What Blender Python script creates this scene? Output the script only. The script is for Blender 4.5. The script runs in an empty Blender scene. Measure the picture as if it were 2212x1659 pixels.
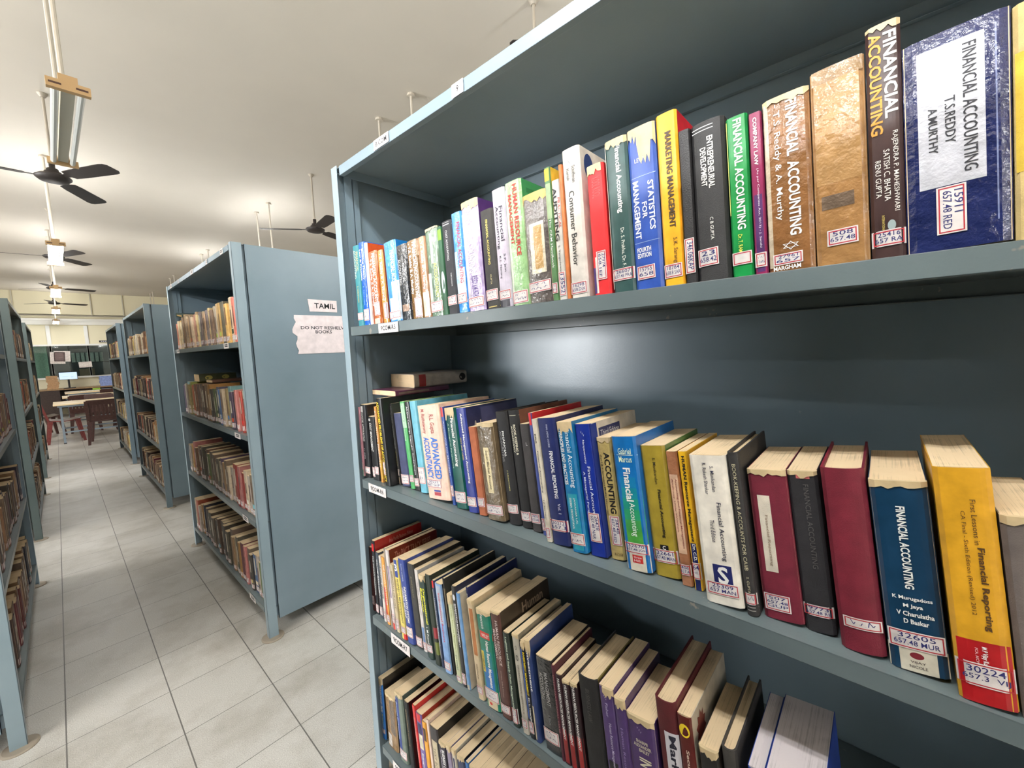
import bpy, math, random
from mathutils import Matrix, Vector
C = bpy.context.scene.collection
scn = bpy.context.scene
rnd = random.Random(7)
PI = math.pi

# ------------------------------------------------------------------ camera, world, exposure
cam_d = bpy.data.cameras.new('camera'); cam = bpy.data.objects.new('camera', cam_d); C.objects.link(cam)
cam_d.sensor_width = 36.0; cam_d.lens = 884.545 * 36.0 / 2212.0; cam_d.clip_start = 0.02; cam_d.clip_end = 60
_r = Vector((0.66743412, -0.74357121, -0.04041732)); _u = Vector((0.09406717, 0.03034576, 0.99510326)); _f = Vector((0.73870364, 0.66796781, -0.09019944))
cam.matrix_world = Matrix(((_r.x, _u.x, -_f.x, 0), (_r.y, _u.y, -_f.y, 0), (_r.z, _u.z, -_f.z, 1.45393), (0, 0, 0, 1)))
scn.camera = cam
world = bpy.data.worlds.new('world'); scn.world = world; world.use_nodes = True
world.node_tree.nodes['Background'].inputs[0].default_value = (0.9, 0.95, 1, 1)
world.node_tree.nodes['Background'].inputs[1].default_value = 0.05
vs = scn.view_settings
vs.view_transform = 'Standard'; vs.look = 'None'; vs.gamma = 1.0; vs.use_curve_mapping = False
vs.exposure = 0.68
LAMP = 92.0          # emission of a lit tube
scn.cycles.max_bounces = 8; scn.cycles.diffuse_bounces = 5; scn.cycles.glossy_bounces = 3
scn.cycles.transmission_bounces = 4; scn.cycles.transparent_max_bounces = 8
scn.cycles.sample_clamp_indirect = 6.0; scn.cycles.caustics_reflective = False; scn.cycles.caustics_refractive = False

# daylight through the side window on the left wall, far outside the view
sky_d = bpy.data.lights.new('side_window_daylight', 'AREA'); sky_d.shape = 'RECTANGLE'; sky_d.size = 1.5; sky_d.size_y = 3.6; sky_d.energy = 560; sky_d.color = (.97, .98, 1.0)
sky = bpy.data.objects.new('side_window_daylight', sky_d); C.objects.link(sky); sky.location = (-7.58, 6.3, 1.6); sky.rotation_euler = (0, -PI/2, 0)

H = 2.0; Z1, Z2, Z3, Z4 = 1.533, 1.063, 0.612, 0.156; CEIL = 3.6; FARY = 18.1
XR = 0.602; XL = -0.21       # shelf-front planes on the two sides of the aisle

# ------------------------------------------------------------------ materials
def lin(c):
    return tuple(((x/255.)/12.92 if x <= 10 else (((x/255.)+.055)/1.055)**2.4) for x in c)
_m = {}
NAMED = {'white': (232, 230, 226), 'ink': (30, 30, 34), 'yel': (235, 215, 60), 'pagetan': (212, 188, 146), 'paper': (226, 218, 214), 'red': (176, 44, 54), 'pen': (42, 44, 104)}
def nodes(name):
    m = bpy.data.materials.new(name); m.use_nodes = True
    nt = m.node_tree; b = nt.nodes['Principled BSDF']
    return m, nt, b
def col(c): return NAMED[c] if isinstance(c, str) else c
def mat(c, kind='flat'):
    """kinds: flat (print), paper, gloss, plastic, cloth, leather, hard"""
    c = col(c); key = (c, kind)
    if key in _m: return _m[key]
    m, nt, b = nodes('%s_%d_%d_%d' % (kind, *c)); L = nt.links
    base = lin(c)
    b.inputs['Roughness'].default_value = {'flat': .55, 'paper': .5, 'gloss': .32, 'plastic': .2, 'cloth': .8, 'leather': .5, 'hard': .6, 'sheet': .7, 'mould': .38}[kind]
    if kind == 'flat':
        b.inputs['Base Color'].default_value = (*base, 1)
    else:
        tc = nt.nodes.new('ShaderNodeTexCoord'); no = nt.nodes.new('ShaderNodeTexNoise'); no.inputs['Scale'].default_value = 38; no.inputs['Detail'].default_value = 6
        L.new(tc.outputs['Object'], no.inputs['Vector'])
        rp = nt.nodes.new('ShaderNodeValToRGB'); e = rp.color_ramp.elements
        e[0].position = .28; e[1].position = .7
        lo = .93 if kind == 'sheet' else .72; e[0].color = (*[x*lo for x in base], 1); e[1].color = (*[min(1, x*1.12+.004) for x in base], 1)
        L.new(no.outputs['Fac'], rp.inputs['Fac'])
        L.new(rp.outputs['Color'], b.inputs['Base Color'])
        bp = nt.nodes.new('ShaderNodeBump'); n2 = nt.nodes.new('ShaderNodeTexNoise'); L.new(tc.outputs['Object'], n2.inputs['Vector'])
        n2.inputs['Scale'].default_value = {'paper': 60, 'gloss': 40, 'plastic': 85, 'cloth': 900, 'leather': 500, 'hard': 800, 'sheet': 9, 'mould': 30}[kind]
        n2.inputs['Detail'].default_value = 4
        bp.inputs['Strength'].default_value = {'paper': .12, 'gloss': .08, 'plastic': .5, 'cloth': .3, 'leather': .35, 'hard': .25, 'sheet': .25, 'mould': .05}[kind]
        bp.inputs['Distance'].default_value = .004 if kind == 'plastic' else .002
        L.new(n2.outputs['Fac'], bp.inputs['Height']); L.new(bp.outputs['Normal'], b.inputs['Normal'])
        if kind == 'plastic':
            b.inputs['Coat Weight'].default_value = .7; b.inputs['Coat Roughness'].default_value = .12
            L.new(bp.outputs['Normal'], b.inputs['Coat Normal'])
    _m[key] = m; return m
def page_mat(name, c):
    if name in _m: return _m[name]
    m, nt, b = nodes(name); L = nt.links
    tc = nt.nodes.new('ShaderNodeTexCoord'); mp = nt.nodes.new('ShaderNodeMapping'); mp.inputs['Scale'].default_value = (6, 900, 6)
    no = nt.nodes.new('ShaderNodeTexNoise'); no.inputs['Scale'].default_value = 1; no.inputs['Detail'].default_value = 2
    n2 = nt.nodes.new('ShaderNodeTexNoise'); n2.inputs['Scale'].default_value = 25; n2.inputs['Detail'].default_value = 5
    L.new(tc.outputs['Object'], mp.inputs['Vector']); L.new(mp.outputs['Vector'], no.inputs['Vector']); L.new(tc.outputs['Object'], n2.inputs['Vector'])
    ad = nt.nodes.new('ShaderNodeMath'); ad.operation = 'ADD'; L.new(no.outputs['Fac'], ad.inputs[0]); L.new(n2.outputs['Fac'], ad.inputs[1])
    rp = nt.nodes.new('ShaderNodeValToRGB'); e = rp.color_ramp.elements; base = lin(c)
    e[0].position = .6; e[1].position = 1.25 if False else 1.0
    e[0].color = (*[x*.66 for x in base], 1); e[1].color = (*[x*1.18 for x in base], 1)
    L.new(ad.outputs[0], rp.inputs['Fac']); L.new(rp.outputs['Color'], b.inputs['Base Color']); b.inputs['Roughness'].default_value = .9
    _m[name] = m; return m
PAGES = {'page': (206, 182, 146), 'pagewhite': (196, 186, 186)}
def PG(n): return page_mat('pages_' + n, PAGES[n])

def metal_paint(name, c0, c1, chipc, p0):
    m, nt, b = nodes(name); L = nt.links
    tc = nt.nodes.new('ShaderNodeTexCoord')
    n1 = nt.nodes.new('ShaderNodeTexNoise'); n1.inputs['Scale'].default_value = 3.5; n1.inputs['Detail'].default_value = 8
    n2 = nt.nodes.new('ShaderNodeTexNoise'); n2.inputs['Scale'].default_value = 22; n2.inputs['Detail'].default_value = 4; n2.inputs['Roughness'].default_value = .7
    n3 = nt.nodes.new('ShaderNodeTexNoise'); n3.inputs['Scale'].default_value = 260; n3.inputs['Detail'].default_value = 2
    for n in (n1, n2, n3): L.new(tc.outputs['Object'], n.inputs['Vector'])
    rp = nt.nodes.new('ShaderNodeValToRGB'); e = rp.color_ramp.elements
    e[0].position = .3; e[0].color = (*c0, 1); e[1].position = .7; e[1].color = (*c1, 1)
    L.new(n1.outputs['Fac'], rp.inputs['Fac'])
    chip = nt.nodes.new('ShaderNodeValToRGB'); e = chip.color_ramp.elements; e[0].position = p0; e[0].color = (0, 0, 0, 1); e[1].position = p0+.03; e[1].color = (1, 1, 1, 1)
    L.new(n2.outputs['Fac'], chip.inputs['Fac'])
    mx = nt.nodes.new('ShaderNodeMix'); mx.data_type = 'RGBA'; L.new(chip.outputs['Color'], mx.inputs[0]); L.new(rp.outputs['Color'], mx.inputs[6]); mx.inputs[7].default_value = (*chipc, 1)
    L.new(mx.outputs[2], b.inputs['Base Color'])
    rr = nt.nodes.new('ShaderNodeMapRange'); rr.inputs[3].default_value = .24; rr.inputs[4].default_value = .4; L.new(n1.outputs['Fac'], rr.inputs[0]); L.new(rr.outputs[0], b.inputs['Roughness'])
    bp = nt.nodes.new('ShaderNodeBump'); bp.inputs['Strength'].default_value = .12; bp.inputs['Distance'].default_value = .001; L.new(n3.outputs['Fac'], bp.inputs['Height']); L.new(bp.outputs['Normal'], b.inputs['Normal'])
    return m
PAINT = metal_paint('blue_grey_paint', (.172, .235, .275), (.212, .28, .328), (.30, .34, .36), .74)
FARP = metal_paint('shaded_blue_grey_paint', (.125, .172, .2), (.155, .206, .24), (.22, .26, .27), .74)  # same blue-grey paint, darkened for the shade on the farther right cases
LEFTP = metal_paint('shaded_grey_green_paint', (.085, .115, .112), (.115, .15, .145), (.2, .22, .2), .74)  # greener hue, with the shade on the left cases darkened into the colour
POSTP = metal_paint('lit_blue_grey_paint', (.235, .31, .352), (.285, .365, .41), (.2, .24, .25), .74)  # same blue-grey paint, lightened for the strong side light on the posts
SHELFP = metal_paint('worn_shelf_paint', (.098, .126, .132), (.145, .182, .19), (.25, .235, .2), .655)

def floor_mat():
    m, nt, b = nodes('speckled_floor_tile'); L = nt.links; N = nt.nodes.new
    tc = N('ShaderNodeTexCoord'); sx = N('ShaderNodeSeparateXYZ'); L.new(tc.outputs['Object'], sx.inputs[0])
    def math_(op, a, v=None):
        n = N('ShaderNodeMath'); n.operation = op
        for i, q in enumerate((a, v)):
            if q is None: continue
            if isinstance(q, (int, float)): n.inputs[i].default_value = q
            else: L.new(q, n.inputs[i])
        return n.outputs[0]
    def line(sock, off, step, wd):
        t = math_('DIVIDE', math_('SUBTRACT', sock, off), step); fr = math_('FRACT', t); fl = math_('FLOOR', t)
        d = math_('MINIMUM', fr, math_('SUBTRACT', 1.0, fr))
        return math_('LESS_THAN', d, wd/step/2), fl
    lx, fx = line(sx.outputs['X'], -.1105, .311, .0042); ly, fy = line(sx.outputs['Y'], 2.289, .3125, .0028)
    g = math_('MAXIMUM', lx, ly)
    wn = N('ShaderNodeTexWhiteNoise'); wn.noise_dimensions = '2D'; cb = N('ShaderNodeCombineXYZ'); L.new(fx, cb.inputs[0]); L.new(fy, cb.inputs[1]); L.new(cb.outputs[0], wn.inputs['Vector'])
    n1 = N('ShaderNodeTexNoise'); n1.inputs['Scale'].default_value = 330; n1.inputs['Detail'].default_value = 3; L.new(tc.outputs['Object'], n1.inputs['Vector'])
    n2 = N('ShaderNodeTexNoise'); n2.inputs['Scale'].default_value = 2.6; n2.inputs['Detail'].default_value = 9; n2.inputs['Roughness'].default_value = .65; L.new(tc.outputs['Object'], n2.inputs['Vector'])
    rp = N('ShaderNodeValToRGB'); e = rp.color_ramp.elements; e[0].position = .35; e[0].color = (.42, .40, .365, 1); e[1].position = .65; e[1].color = (.64, .62, .575, 1)
    L.new(n1.outputs['Fac'], rp.inputs['Fac'])
    rp2 = N('ShaderNodeValToRGB'); e = rp2.color_ramp.elements; e[0].position = .34; e[0].color = (.72, .70, .66, 1); e[1].position = .55; e[1].color = (1, 1, 1, 1); L.new(n2.outputs['Fac'], rp2.inputs['Fac'])
    mu = N('ShaderNodeMix'); mu.data_type = 'RGBA'; mu.blend_type = 'MULTIPLY'; mu.inputs[0].default_value = 1; L.new(rp.outputs['Color'], mu.inputs[6]); L.new(rp2.outputs['Color'], mu.inputs[7])
    tv = N('ShaderNodeMapRange'); tv.inputs[3].default_value = .94; tv.inputs[4].default_value = 1.04; L.new(wn.outputs['Value'], tv.inputs[0])
    mv = N('ShaderNodeMix'); mv.data_type = 'RGBA'; mv.blend_type = 'MULTIPLY'; mv.inputs[0].default_value = 1; L.new(mu.outputs[2], mv.inputs[6]); L.new(tv.outputs[0], mv.inputs[7])
    mg = N('ShaderNodeMix'); mg.data_type = 'RGBA'; L.new(g, mg.inputs[0]); L.new(mv.outputs[2], mg.inputs[6]); mg.inputs[7].default_value = (.12, .11, .1, 1)
    L.new(mg.outputs[2], b.inputs['Base Color'])
    ro = N('ShaderNodeMapRange'); ro.inputs[3].default_value = .3; ro.inputs[4].default_value = .5; L.new(n2.outputs['Fac'], ro.inputs[0]); L.new(ro.outputs[0], b.inputs['Roughness'])
    return m
def plaster(name, c, s=2.0, amt=.06, rough=.85):
    m, nt, b = nodes(name); L = nt.links
    tc = nt.nodes.new('ShaderNodeTexCoord'); n = nt.nodes.new('ShaderNodeTexNoise'); n.inputs['Scale'].default_value = s; n.inputs['Detail'].default_value = 5; L.new(tc.outputs['Object'], n.inputs['Vector'])
    rp = nt.nodes.new('ShaderNodeValToRGB'); e = rp.color_ramp.elements; e[0].position = .3; e[1].position = .7
    e[0].color = (*[x*(1-amt) for x in c], 1); e[1].color = (*c, 1); L.new(n.outputs['Fac'], rp.inputs['Fac']); L.new(rp.outputs['Color'], b.inputs['Base Color'])
    b.inputs['Roughness'].default_value = rough
    return m
def emit(name, c, s):
    m, nt, b = nodes(name); b.inputs['Base Color'].default_value = (.8, .8, .8, 1); b.inputs['Emission Color'].default_value = (*c, 1); b.inputs['Emission Strength'].default_value = s
    return m
def glass_mat():
    m, nt, b = nodes('window_glass'); L = nt.links
    t = nt.nodes.new('ShaderNodeBsdfTransparent'); t.inputs[0].default_value = (.82, .9, .88, 1)
    g = nt.nodes.new('ShaderNodeBsdfGlossy'); g.inputs['Roughness'].default_value = .03
    mx = nt.nodes.new('ShaderNodeMixShader'); fr = nt.nodes.new('ShaderNodeFresnel'); fr.inputs[0].default_value = 1.5
    L.new(fr.outputs[0], mx.inputs[0]); L.new(t.outputs[0], mx.inputs[1]); L.new(g.outputs[0], mx.inputs[2]); L.new(mx.outputs[0], nt.nodes['Material Output'].inputs[0])
    return m
def chrome(name, c, rough=.3, metal=1.0):
    m, nt, b = nodes(name); b.inputs['Base Color'].default_value = (*c, 1); b.inputs['Metallic'].default_value = metal; b.inputs['Roughness'].default_value = rough
    return m

# ------------------------------------------------------------------ mesh builder
class M:
    def __init__(s): s.v = []; s.f = []; s.m = []
    def face(s, pts, m=0):
        n = len(s.v); s.v += [tuple(p) for p in pts]; s.f.append(tuple(range(n, n+len(pts)))); s.m.append(m)
    def box(s, a, b, m=0):
        x0, y0, z0 = [min(a[i], b[i]) for i in range(3)]; x1, y1, z1 = [max(a[i], b[i]) for i in range(3)]
        n = len(s.v)
        s.v += [(x0, y0, z0), (x1, y0, z0), (x1, y1, z0), (x0, y1, z0), (x0, y0, z1), (x1, y0, z1), (x1, y1, z1), (x0, y1, z1)]
        for q in ((3, 2, 1, 0), (4, 5, 6, 7), (0, 1, 5, 4), (1, 2, 6, 5), (2, 3, 7, 6), (3, 0, 4, 7)): s.f.append(tuple(n+i for i in q)); s.m.append(m)
    def hexa(s, p, m=0):     # eight corners, bottom four then top four
        n = len(s.v); s.v += [tuple(q) for q in p]
        for q in ((3, 2, 1, 0), (4, 5, 6, 7), (0, 1, 5, 4), (1, 2, 6, 5), (2, 3, 7, 6), (3, 0, 4, 7)): s.f.append(tuple(n+i for i in q)); s.m.append(m)
    def loft(s, rings, m=0, close=True, caps=True):
        n0 = len(s.v); k = len(rings[0])
        for r in rings: s.v += [tuple(p) for p in r]
        for i in range(len(rings)-1):
            for j in range(k if close else k-1):
                a = n0+i*k+j; b = n0+i*k+(j+1) % k
                s.f.append((a, b, b+k, a+k)); s.m.append(m)
        if caps:
            s.f.append(tuple(n0+j for j in reversed(range(k)))); s.m.append(m)
            s.f.append(tuple(n0+(len(rings)-1)*k+j for j in range(k))); s.m.append(m)
    def tube(s, p0, p1, r0, r1=None, n=10, m=0):
        p0 = Vector(p0); p1 = Vector(p1); r1 = r0 if r1 is None else r1
        d = (p1-p0).normalized(); a = d.orthogonal().normalized(); b = d.cross(a)
        s.loft([[p+(a*math.cos(2*PI*i/n)+b*math.sin(2*PI*i/n))*r for i in range(n)] for p, r in ((p0, r0), (p1, r1))], m)
    def lathe(s, prof, c=(0, 0, 0), n=24, m=0):
        s.loft([[(c[0]+r*math.cos(2*PI*i/n), c[1]+r*math.sin(2*PI*i/n), c[2]+z) for i in range(n)] for r, z in prof], m)
    def build(s, name, mats, parent=None, loc=(0, 0, 0), smooth=False, bevel=0):
        me = bpy.data.meshes.new(name); me.from_pydata(s.v, [], s.f)
        if not isinstance(mats, (list, tuple)): mats = [mats]
        for q in mats: me.materials.append(q)
        if len(mats) > 1: me.polygons.foreach_set('material_index', s.m)
        if smooth: me.polygons.foreach_set('use_smooth', [True]*len(s.f))
        me.update()
        o = bpy.data.objects.new(name, me); C.objects.link(o); o.location = loc
        if parent: o.parent = parent
        if bevel:
            b = o.modifiers.new('bevel', 'BEVEL'); b.width = bevel; b.segments = 2; b.limit_method = 'ANGLE'; b.angle_limit = .7
        return o
def tag(o, label=None, cat=None, group=None, kind=None):
    if label: o['label'] = label
    if cat: o['category'] = cat
    if group: o['group'] = group
    if kind: o['kind'] = kind
    return o
def empty(name, loc=(0, 0, 0), rot=(0, 0, 0)):
    o = bpy.data.objects.new(name, None); o.empty_display_size = .1; C.objects.link(o); o.location = loc; o.rotation_euler = rot
    return o
def struct(o): o['kind'] = 'structure'; return o
def copy_tree(o, parent=None):
    c = o.copy(); C.objects.link(c)
    if parent: c.parent = parent
    for ch in list(o.children): copy_tree(ch, c)
    return c
ORD = ['zeroth', 'first', 'second', 'third', 'fourth', 'fifth', 'sixth', 'seventh', 'eighth', 'ninth', 'tenth', 'eleventh', 'twelfth', 'thirteenth', 'fourteenth', 'fifteenth', 'sixteenth', 'seventeenth', 'eighteenth', 'nineteenth', 'twentieth']
def nth(n):
    if n <= 20: return ORD[n]
    t = {2: ('twenty', 'twentieth'), 3: ('thirty', 'thirtieth'), 4: ('forty', 'fortieth'), 5: ('fifty', 'fiftieth')}[n//10]
    return t[1] if n % 10 == 0 else t[0] + '-' + ORD[n % 10]

BOOKS = [
 ('R5', 'teal book with cream title', 1.1806, 0.622, 0.0347, 0.2364, 0.0104, 0, (34, 128, 138), 'paper', None, 'page', [('t', 'FINANCIAL', (190, 180, 130), 0.5, 0.85, 0.68, 0.92, 0), ('t', 'ACCOUNTING', (205, 215, 205), 0.1, 0.45, 0.6, 0.95, 0), ('t', 'R. NARAYANAN', (190, 180, 120), 0.35, 0.6, 0.3, 0.5, 0), ('L', 0.08, 0.17, ['~', '~'], 0.04, 0.96, 'h')]),
 ('R5', 'bright blue book with white title', 1.1431, 0.622, 0.0319, 0.2394, 0.0201, 0, (28, 96, 205), 'plastic', None, 'page', [('t', 'Banking Theory', 'white', 0.52, 0.82, 0.55, 0.92, 1), ('t', 'Law & Practice', 'white', 0.12, 0.42, 0.55, 0.92, 1), ('t', 'S. Natarajan', (120, 190, 240), 0.3, 0.55, 0.25, 0.48, 0), ('L', 0.06, 0.2, ['~', '~'], 0.04, 0.96, 'h')]),
 ('R5', 'white book with orange cover', 1.1086, 0.622, 0.0151, 0.2334, 0.0296, 0, (225, 215, 208), 'paper', (204, 84, 36), 'page', [('r', (190, 180, 175), 0.1, 0.4, 0.3, 0.7)]),
 ('R5', 'orange-brown book with white title', 1.0895, 0.622, 0.0415, 0.2033, 0.0352, 0, (186, 104, 58), 'plastic', None, 'page', [('t', 'FINANCIAL ACCOUNTING', 'white', 0.45, 0.85, 0.2, 0.97, 1), ('t', 'T.S. Reddy & A. Murthy', 'white', 0.1, 0.38, 0.25, 0.9, 1), ('L', 0.12, 0.3, ['~', '~'], 0.3, 0.95, 't'), ('r', (225, 205, 185), 0, 1, 0.0, 0.08)]),
 ('R5', 'tan book with white lettering', 1.038, 0.622, 0.0254, 0.1993, 0.0489, 0, (205, 145, 66), 'plastic', (150, 60, 30), 'page', [('t', 'T.S. Reddy & A. Murthy', 'white', 0.35, 0.8, 0.3, 0.96, 1), ('L', 0.06, 0.28, ['~', '~'], 0.4, 1.0, 't')]),
 ('R5', 'sky blue and white book in plastic wrap', 1.0044, 0.622, 0.0572, 0.2123, 0.055, 0, (66, 150, 226), 'plastic', (20, 110, 180), 'page', [('r', (215, 228, 240), 0.45, 1, 0.02, 0.5), ('r', (225, 235, 242), 0.2, 0.5, 0.02, 0.3), ('t', 'FINANCIAL ACCOUNTING', (236, 225, 225), 0.55, 0.85, 0.25, 0.88, 1), ('L', 0.04, 0.13, ['~', '~'], 0.04, 0.96, 'h')]),
 ('R5', 'black book in wrinkled plastic wrap', 0.9456, 0.622, 0.0462, 0.1933, 0.055, 0, (34, 36, 40), 'plastic', None, 'page', [('t', 'FINANCIAL', (215, 215, 215), 0.5, 0.75, 0.5, 0.75, 0), ('t', 'ACCOUNTING', (215, 215, 215), 0.15, 0.4, 0.48, 0.82, 0), ('r', (170, 140, 120), 0, 1, 0.12, 0.21)]),
 ('R5', 'brown book with white two-line title', 0.897, 0.622, 0.047, 0.1953, 0.055, 0, (128, 92, 44), 'plastic', None, 'page', [('t', 'FINANCIAL ACCOUNTING', 'white', 0.55, 0.85, 0.25, 0.97, 1), ('t', '- T.S. Reddy & A. Murthy', 'white', 0.12, 0.42, 0.32, 0.97, 1), ('L', 0.02, 0.27, ['~', '~'], 0.35, 0.95, 't')]),
 ('R5', 'light brown book with white lettering', 0.8478, 0.622, 0.0276, 0.1963, 0.055, 0, (176, 128, 92), 'plastic', None, 'page', [('t', '- T.S. Reddy & A. Murthy', 'white', 0.3, 0.75, 0.35, 0.97, 1), ('r', (228, 218, 200), 0.1, 0.95, 0.02, 0.32)]),
 ('R5', 'mottled green and cream book', 0.818, 0.622, 0.0483, 0.2083, 0.055, 0, (96, 122, 98), 'plastic', None, 'page', [('r', (235, 205, 195), 0.4, 0.58, 0.6, 0.94), ('t', 'ACCOUNTANCY', (205, 215, 130), 0.55, 0.8, 0.2, 0.6, 1), ('r', (215, 220, 205), 0.05, 0.3, 0.05, 0.5), ('L', 0.05, 0.17, ['~', '~'], 0.04, 0.96, 'h'), ('w', 'pagetan', 0.0, 1.0, 0.975)]),
 ('R5', 'thin dark green book', 0.7692, 0.622, 0.0158, 0.2043, 0.055, 0, (24, 84, 50), 'paper', None, 'page', [('e', (200, 210, 220), 0.1, 0.9, 0.25, 0.5), ('r', (120, 160, 40), 0.1, 0.9, 0.85, 0.97)]),
 ('R5', 'charcoal book with small white title', 0.7523, 0.622, 0.0334, 0.2113, 0.055, 0, (58, 58, 62), 'cloth', None, 'page', [('t', 'COST ACCOUNTING', (220, 220, 220), 0.4, 0.6, 0.58, 0.9, 0), ('t', 'RAMACHANDRAN', (200, 200, 200), 0.6, 0.72, 0.3, 0.44, 0), ('L', 0.1, 0.2, ['~', '~'], 0.04, 0.96, 'h'), ('r', (190, 190, 190), 0, 1, 0.955, 0.965), ('r', (190, 190, 190), 0, 1, 0.98, 0.985)]),
 ('R5', 'blue and white book with red-edged title', 0.717, 0.622, 0.0335, 0.2213, 0.055, 0, (52, 142, 222), 'plastic', (40, 120, 200), 'page', [('r', (205, 222, 238), 0.1, 0.95, 0.1, 0.45), ('r', (170, 205, 235), 0, 0.4, 0.3, 0.62), ('t', 'FINANCIAL ACCOUNTING', (190, 60, 70), 0.5, 0.82, 0.3, 0.9, 0), ('t', 'S. N. Maheshwari', 'white', 0.15, 0.4, 0.35, 0.62, 0), ('L', 0.1, 0.2, ['~', '~'], 0.04, 0.96, 'h')]),
 ('R5', 'lavender book with torn cream top', 0.6827, 0.622, 0.0523, 0.2354, 0.055, 0, (186, 168, 206), 'plastic', (74, 44, 104), 'page', [('t', 'FINANCIAL ACCOUNTING', 'white', 0.28, 0.66, 0.35, 0.95, 1), ('r', (222, 212, 226), 0.05, 0.25, 0.05, 0.9), ('t', 'REDDY & MURTHY', (90, 70, 130), 0.35, 0.7, 0.12, 0.32, 0), ('L', 0.04, 0.13, ['~', '~'], 0.04, 0.96, 'h'), ('w', 'pagetan', 0.0, 1.0, 0.93)]),
 ('R5', 'charcoal book with gold title', 0.6255, 0.622, 0.0368, 0.2043, 0.055, 0, (64, 62, 60), 'cloth', None, 'page', [('t', 'FINANCIAL ACCOUNTING', (214, 200, 110), 0.45, 0.62, 0.45, 0.9, 1), ('t', 'GUPTA', (190, 180, 130), 0.5, 0.62, 0.25, 0.35, 0), ('L', 0.09, 0.2, ['~', '~'], 0.04, 0.96, 'h'), ('r', (200, 180, 110), 0, 1, 0.02, 0.03)]),
 ('R5', 'lilac grey book with dark title', 0.5872, 0.622, 0.0347, 0.2364, 0.055, 0, (196, 186, 200), 'gloss', None, 'page', [('t', 'Financial', (50, 48, 60), 0.55, 0.82, 0.56, 0.85, 0), ('t', 'Accounting', (50, 48, 60), 0.2, 0.48, 0.5, 0.86, 0), ('t', 'S.P. Jain', (60, 58, 70), 0.6, 0.8, 0.3, 0.45, 0), ('t', 'K.L. Narang', (60, 58, 70), 0.25, 0.45, 0.25, 0.44, 0), ('L', 0.07, 0.15, ['~', '~'], 0.04, 0.96, 'h'), ('r', (44, 42, 50), 0.05, 1, 0.005, 0.065)]),
 ('R5', 'green and cream book with red lettering', 0.551, 0.622, 0.042, 0.2394, 0.055, 0, (150, 190, 132), 'plastic', (60, 138, 84), 'page', [('nr', (150, 44, 44), 0.05, 0.95, 0.78, 0.84), ('nr', (40, 110, 64), 0.1, 0.9, 0.9, 0.94), ('nr', (150, 44, 44), 0.05, 0.95, 0.7, 0.74), ('t', 'HUMAN RESOURCE', (186, 52, 48), 0.52, 0.78, 0.4, 0.97, 1), ('t', 'MANAGEMENT', (186, 52, 48), 0.22, 0.42, 0.5, 0.9, 1), ('r', (205, 222, 190), 0.05, 0.2, 0.1, 0.95), ('L', 0.02, 0.12, ['~', '~'], 0.04, 0.96, 'h')]),
 ('R5', 'worn grey book with tan label strip', 0.5085, 0.622, 0.0562, 0.2033, 0.055, 0, (92, 84, 80), 'plastic', None, 'page', [('r', (222, 210, 185), 0.24, 0.84, 0.27, 0.73), ('r', (196, 156, 98), 0.4, 0.74, 0.31, 0.7), ('L', 0.1, 0.2, ['~', '~'], 0.04, 0.96, 'h'), ('w', (214, 172, 104), 0, 1, 0.93)]),
 ('R5', 'narrow green book with yellow top', 0.4518, 0.622, 0.013, 0.2394, 0.055, 0, (84, 124, 78), 'paper', (230, 195, 60), 'page', [('r', (222, 186, 52), 0.05, 1, 0.9, 0.99), ('t', 'The CRM Handbook', 'white', 0.35, 0.7, 0.25, 0.62, 0), ('r', (150, 170, 130), 0.1, 0.9, 0.62, 0.88), ('L', 0.06, 0.14, ['~', '~'], 0.04, 0.96, 'h')]),
 ('R5', 'narrow white book with AUDITING title', 0.4373, 0.622, 0.0168, 0.2123, 0.055, 0, (200, 196, 188), 'gloss', None, 'page', [('t', 'AUDITING', 'ink', 0.1, 0.6, 0.5, 0.94, 1), ('t', 'PRACTICAL', (190, 90, 80), 0.66, 0.92, 0.6, 0.85, 0), ('t', 'S. Vengadamani', (60, 60, 60), 0.3, 0.6, 0.22, 0.46, 0), ('L', 0.04, 0.24, ['13552'], 0.1, 0.95, 't')]),
 ('R5', 'very thin orange book', 0.4201, 0.622, 0.007, 0.2354, 0.055, 0, (196, 112, 58), 'paper', None, 'page', []),
 ('R5', 'white book with thin dark title', 0.4123, 0.622, 0.0354, 0.2554, 0.055, 0, (214, 206, 196), 'gloss', (222, 214, 204), 'page', [('nr', (222, 150, 50), 0.4, 0.85, 0.84, 0.97), ('ne', (40, 60, 110), 0.08, 0.24, 0.8, 0.97, 0), ('ne', (40, 40, 60), 0.55, 0.7, 0.84, 0.92, 0), ('t', 'Consumer Behavior', (60, 58, 56), 0.3, 0.62, 0.22, 0.72, 0), ('t', 'Schiffman', (90, 88, 86), 0.55, 0.75, 0.77, 0.88, 0), ('t', 'Kanuk', (90, 88, 86), 0.25, 0.42, 0.79, 0.87, 0), ('h', '✓✓', 'ink', 0.3, 0.5, 0.9, 0.93, 0), ('L', 0.03, 0.11, ['16298', '658.DIX'], 0.04, 0.96, 'h')]),
 ('R5', 'torn bright red book with purple base', 0.3655, 0.622, 0.0313, 0.2133, 0.055, 0, (222, 36, 40), 'paper', None, 'page', [('r', (72, 44, 110), 0, 0.22, 0.02, 0.22), ('t', 'KOOL KOOL', (240, 90, 90), 0.3, 0.8, 0.75, 0.9, 0), ('L', 0.12, 0.34, ['27974', '658.1EF'], 0.3, 0.85, 't'), ('w', 'pagetan', 0, 0.9, 0.94), ('r', (228, 215, 205), 0.2, 0.32, 0.02, 0.3)]),
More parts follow.
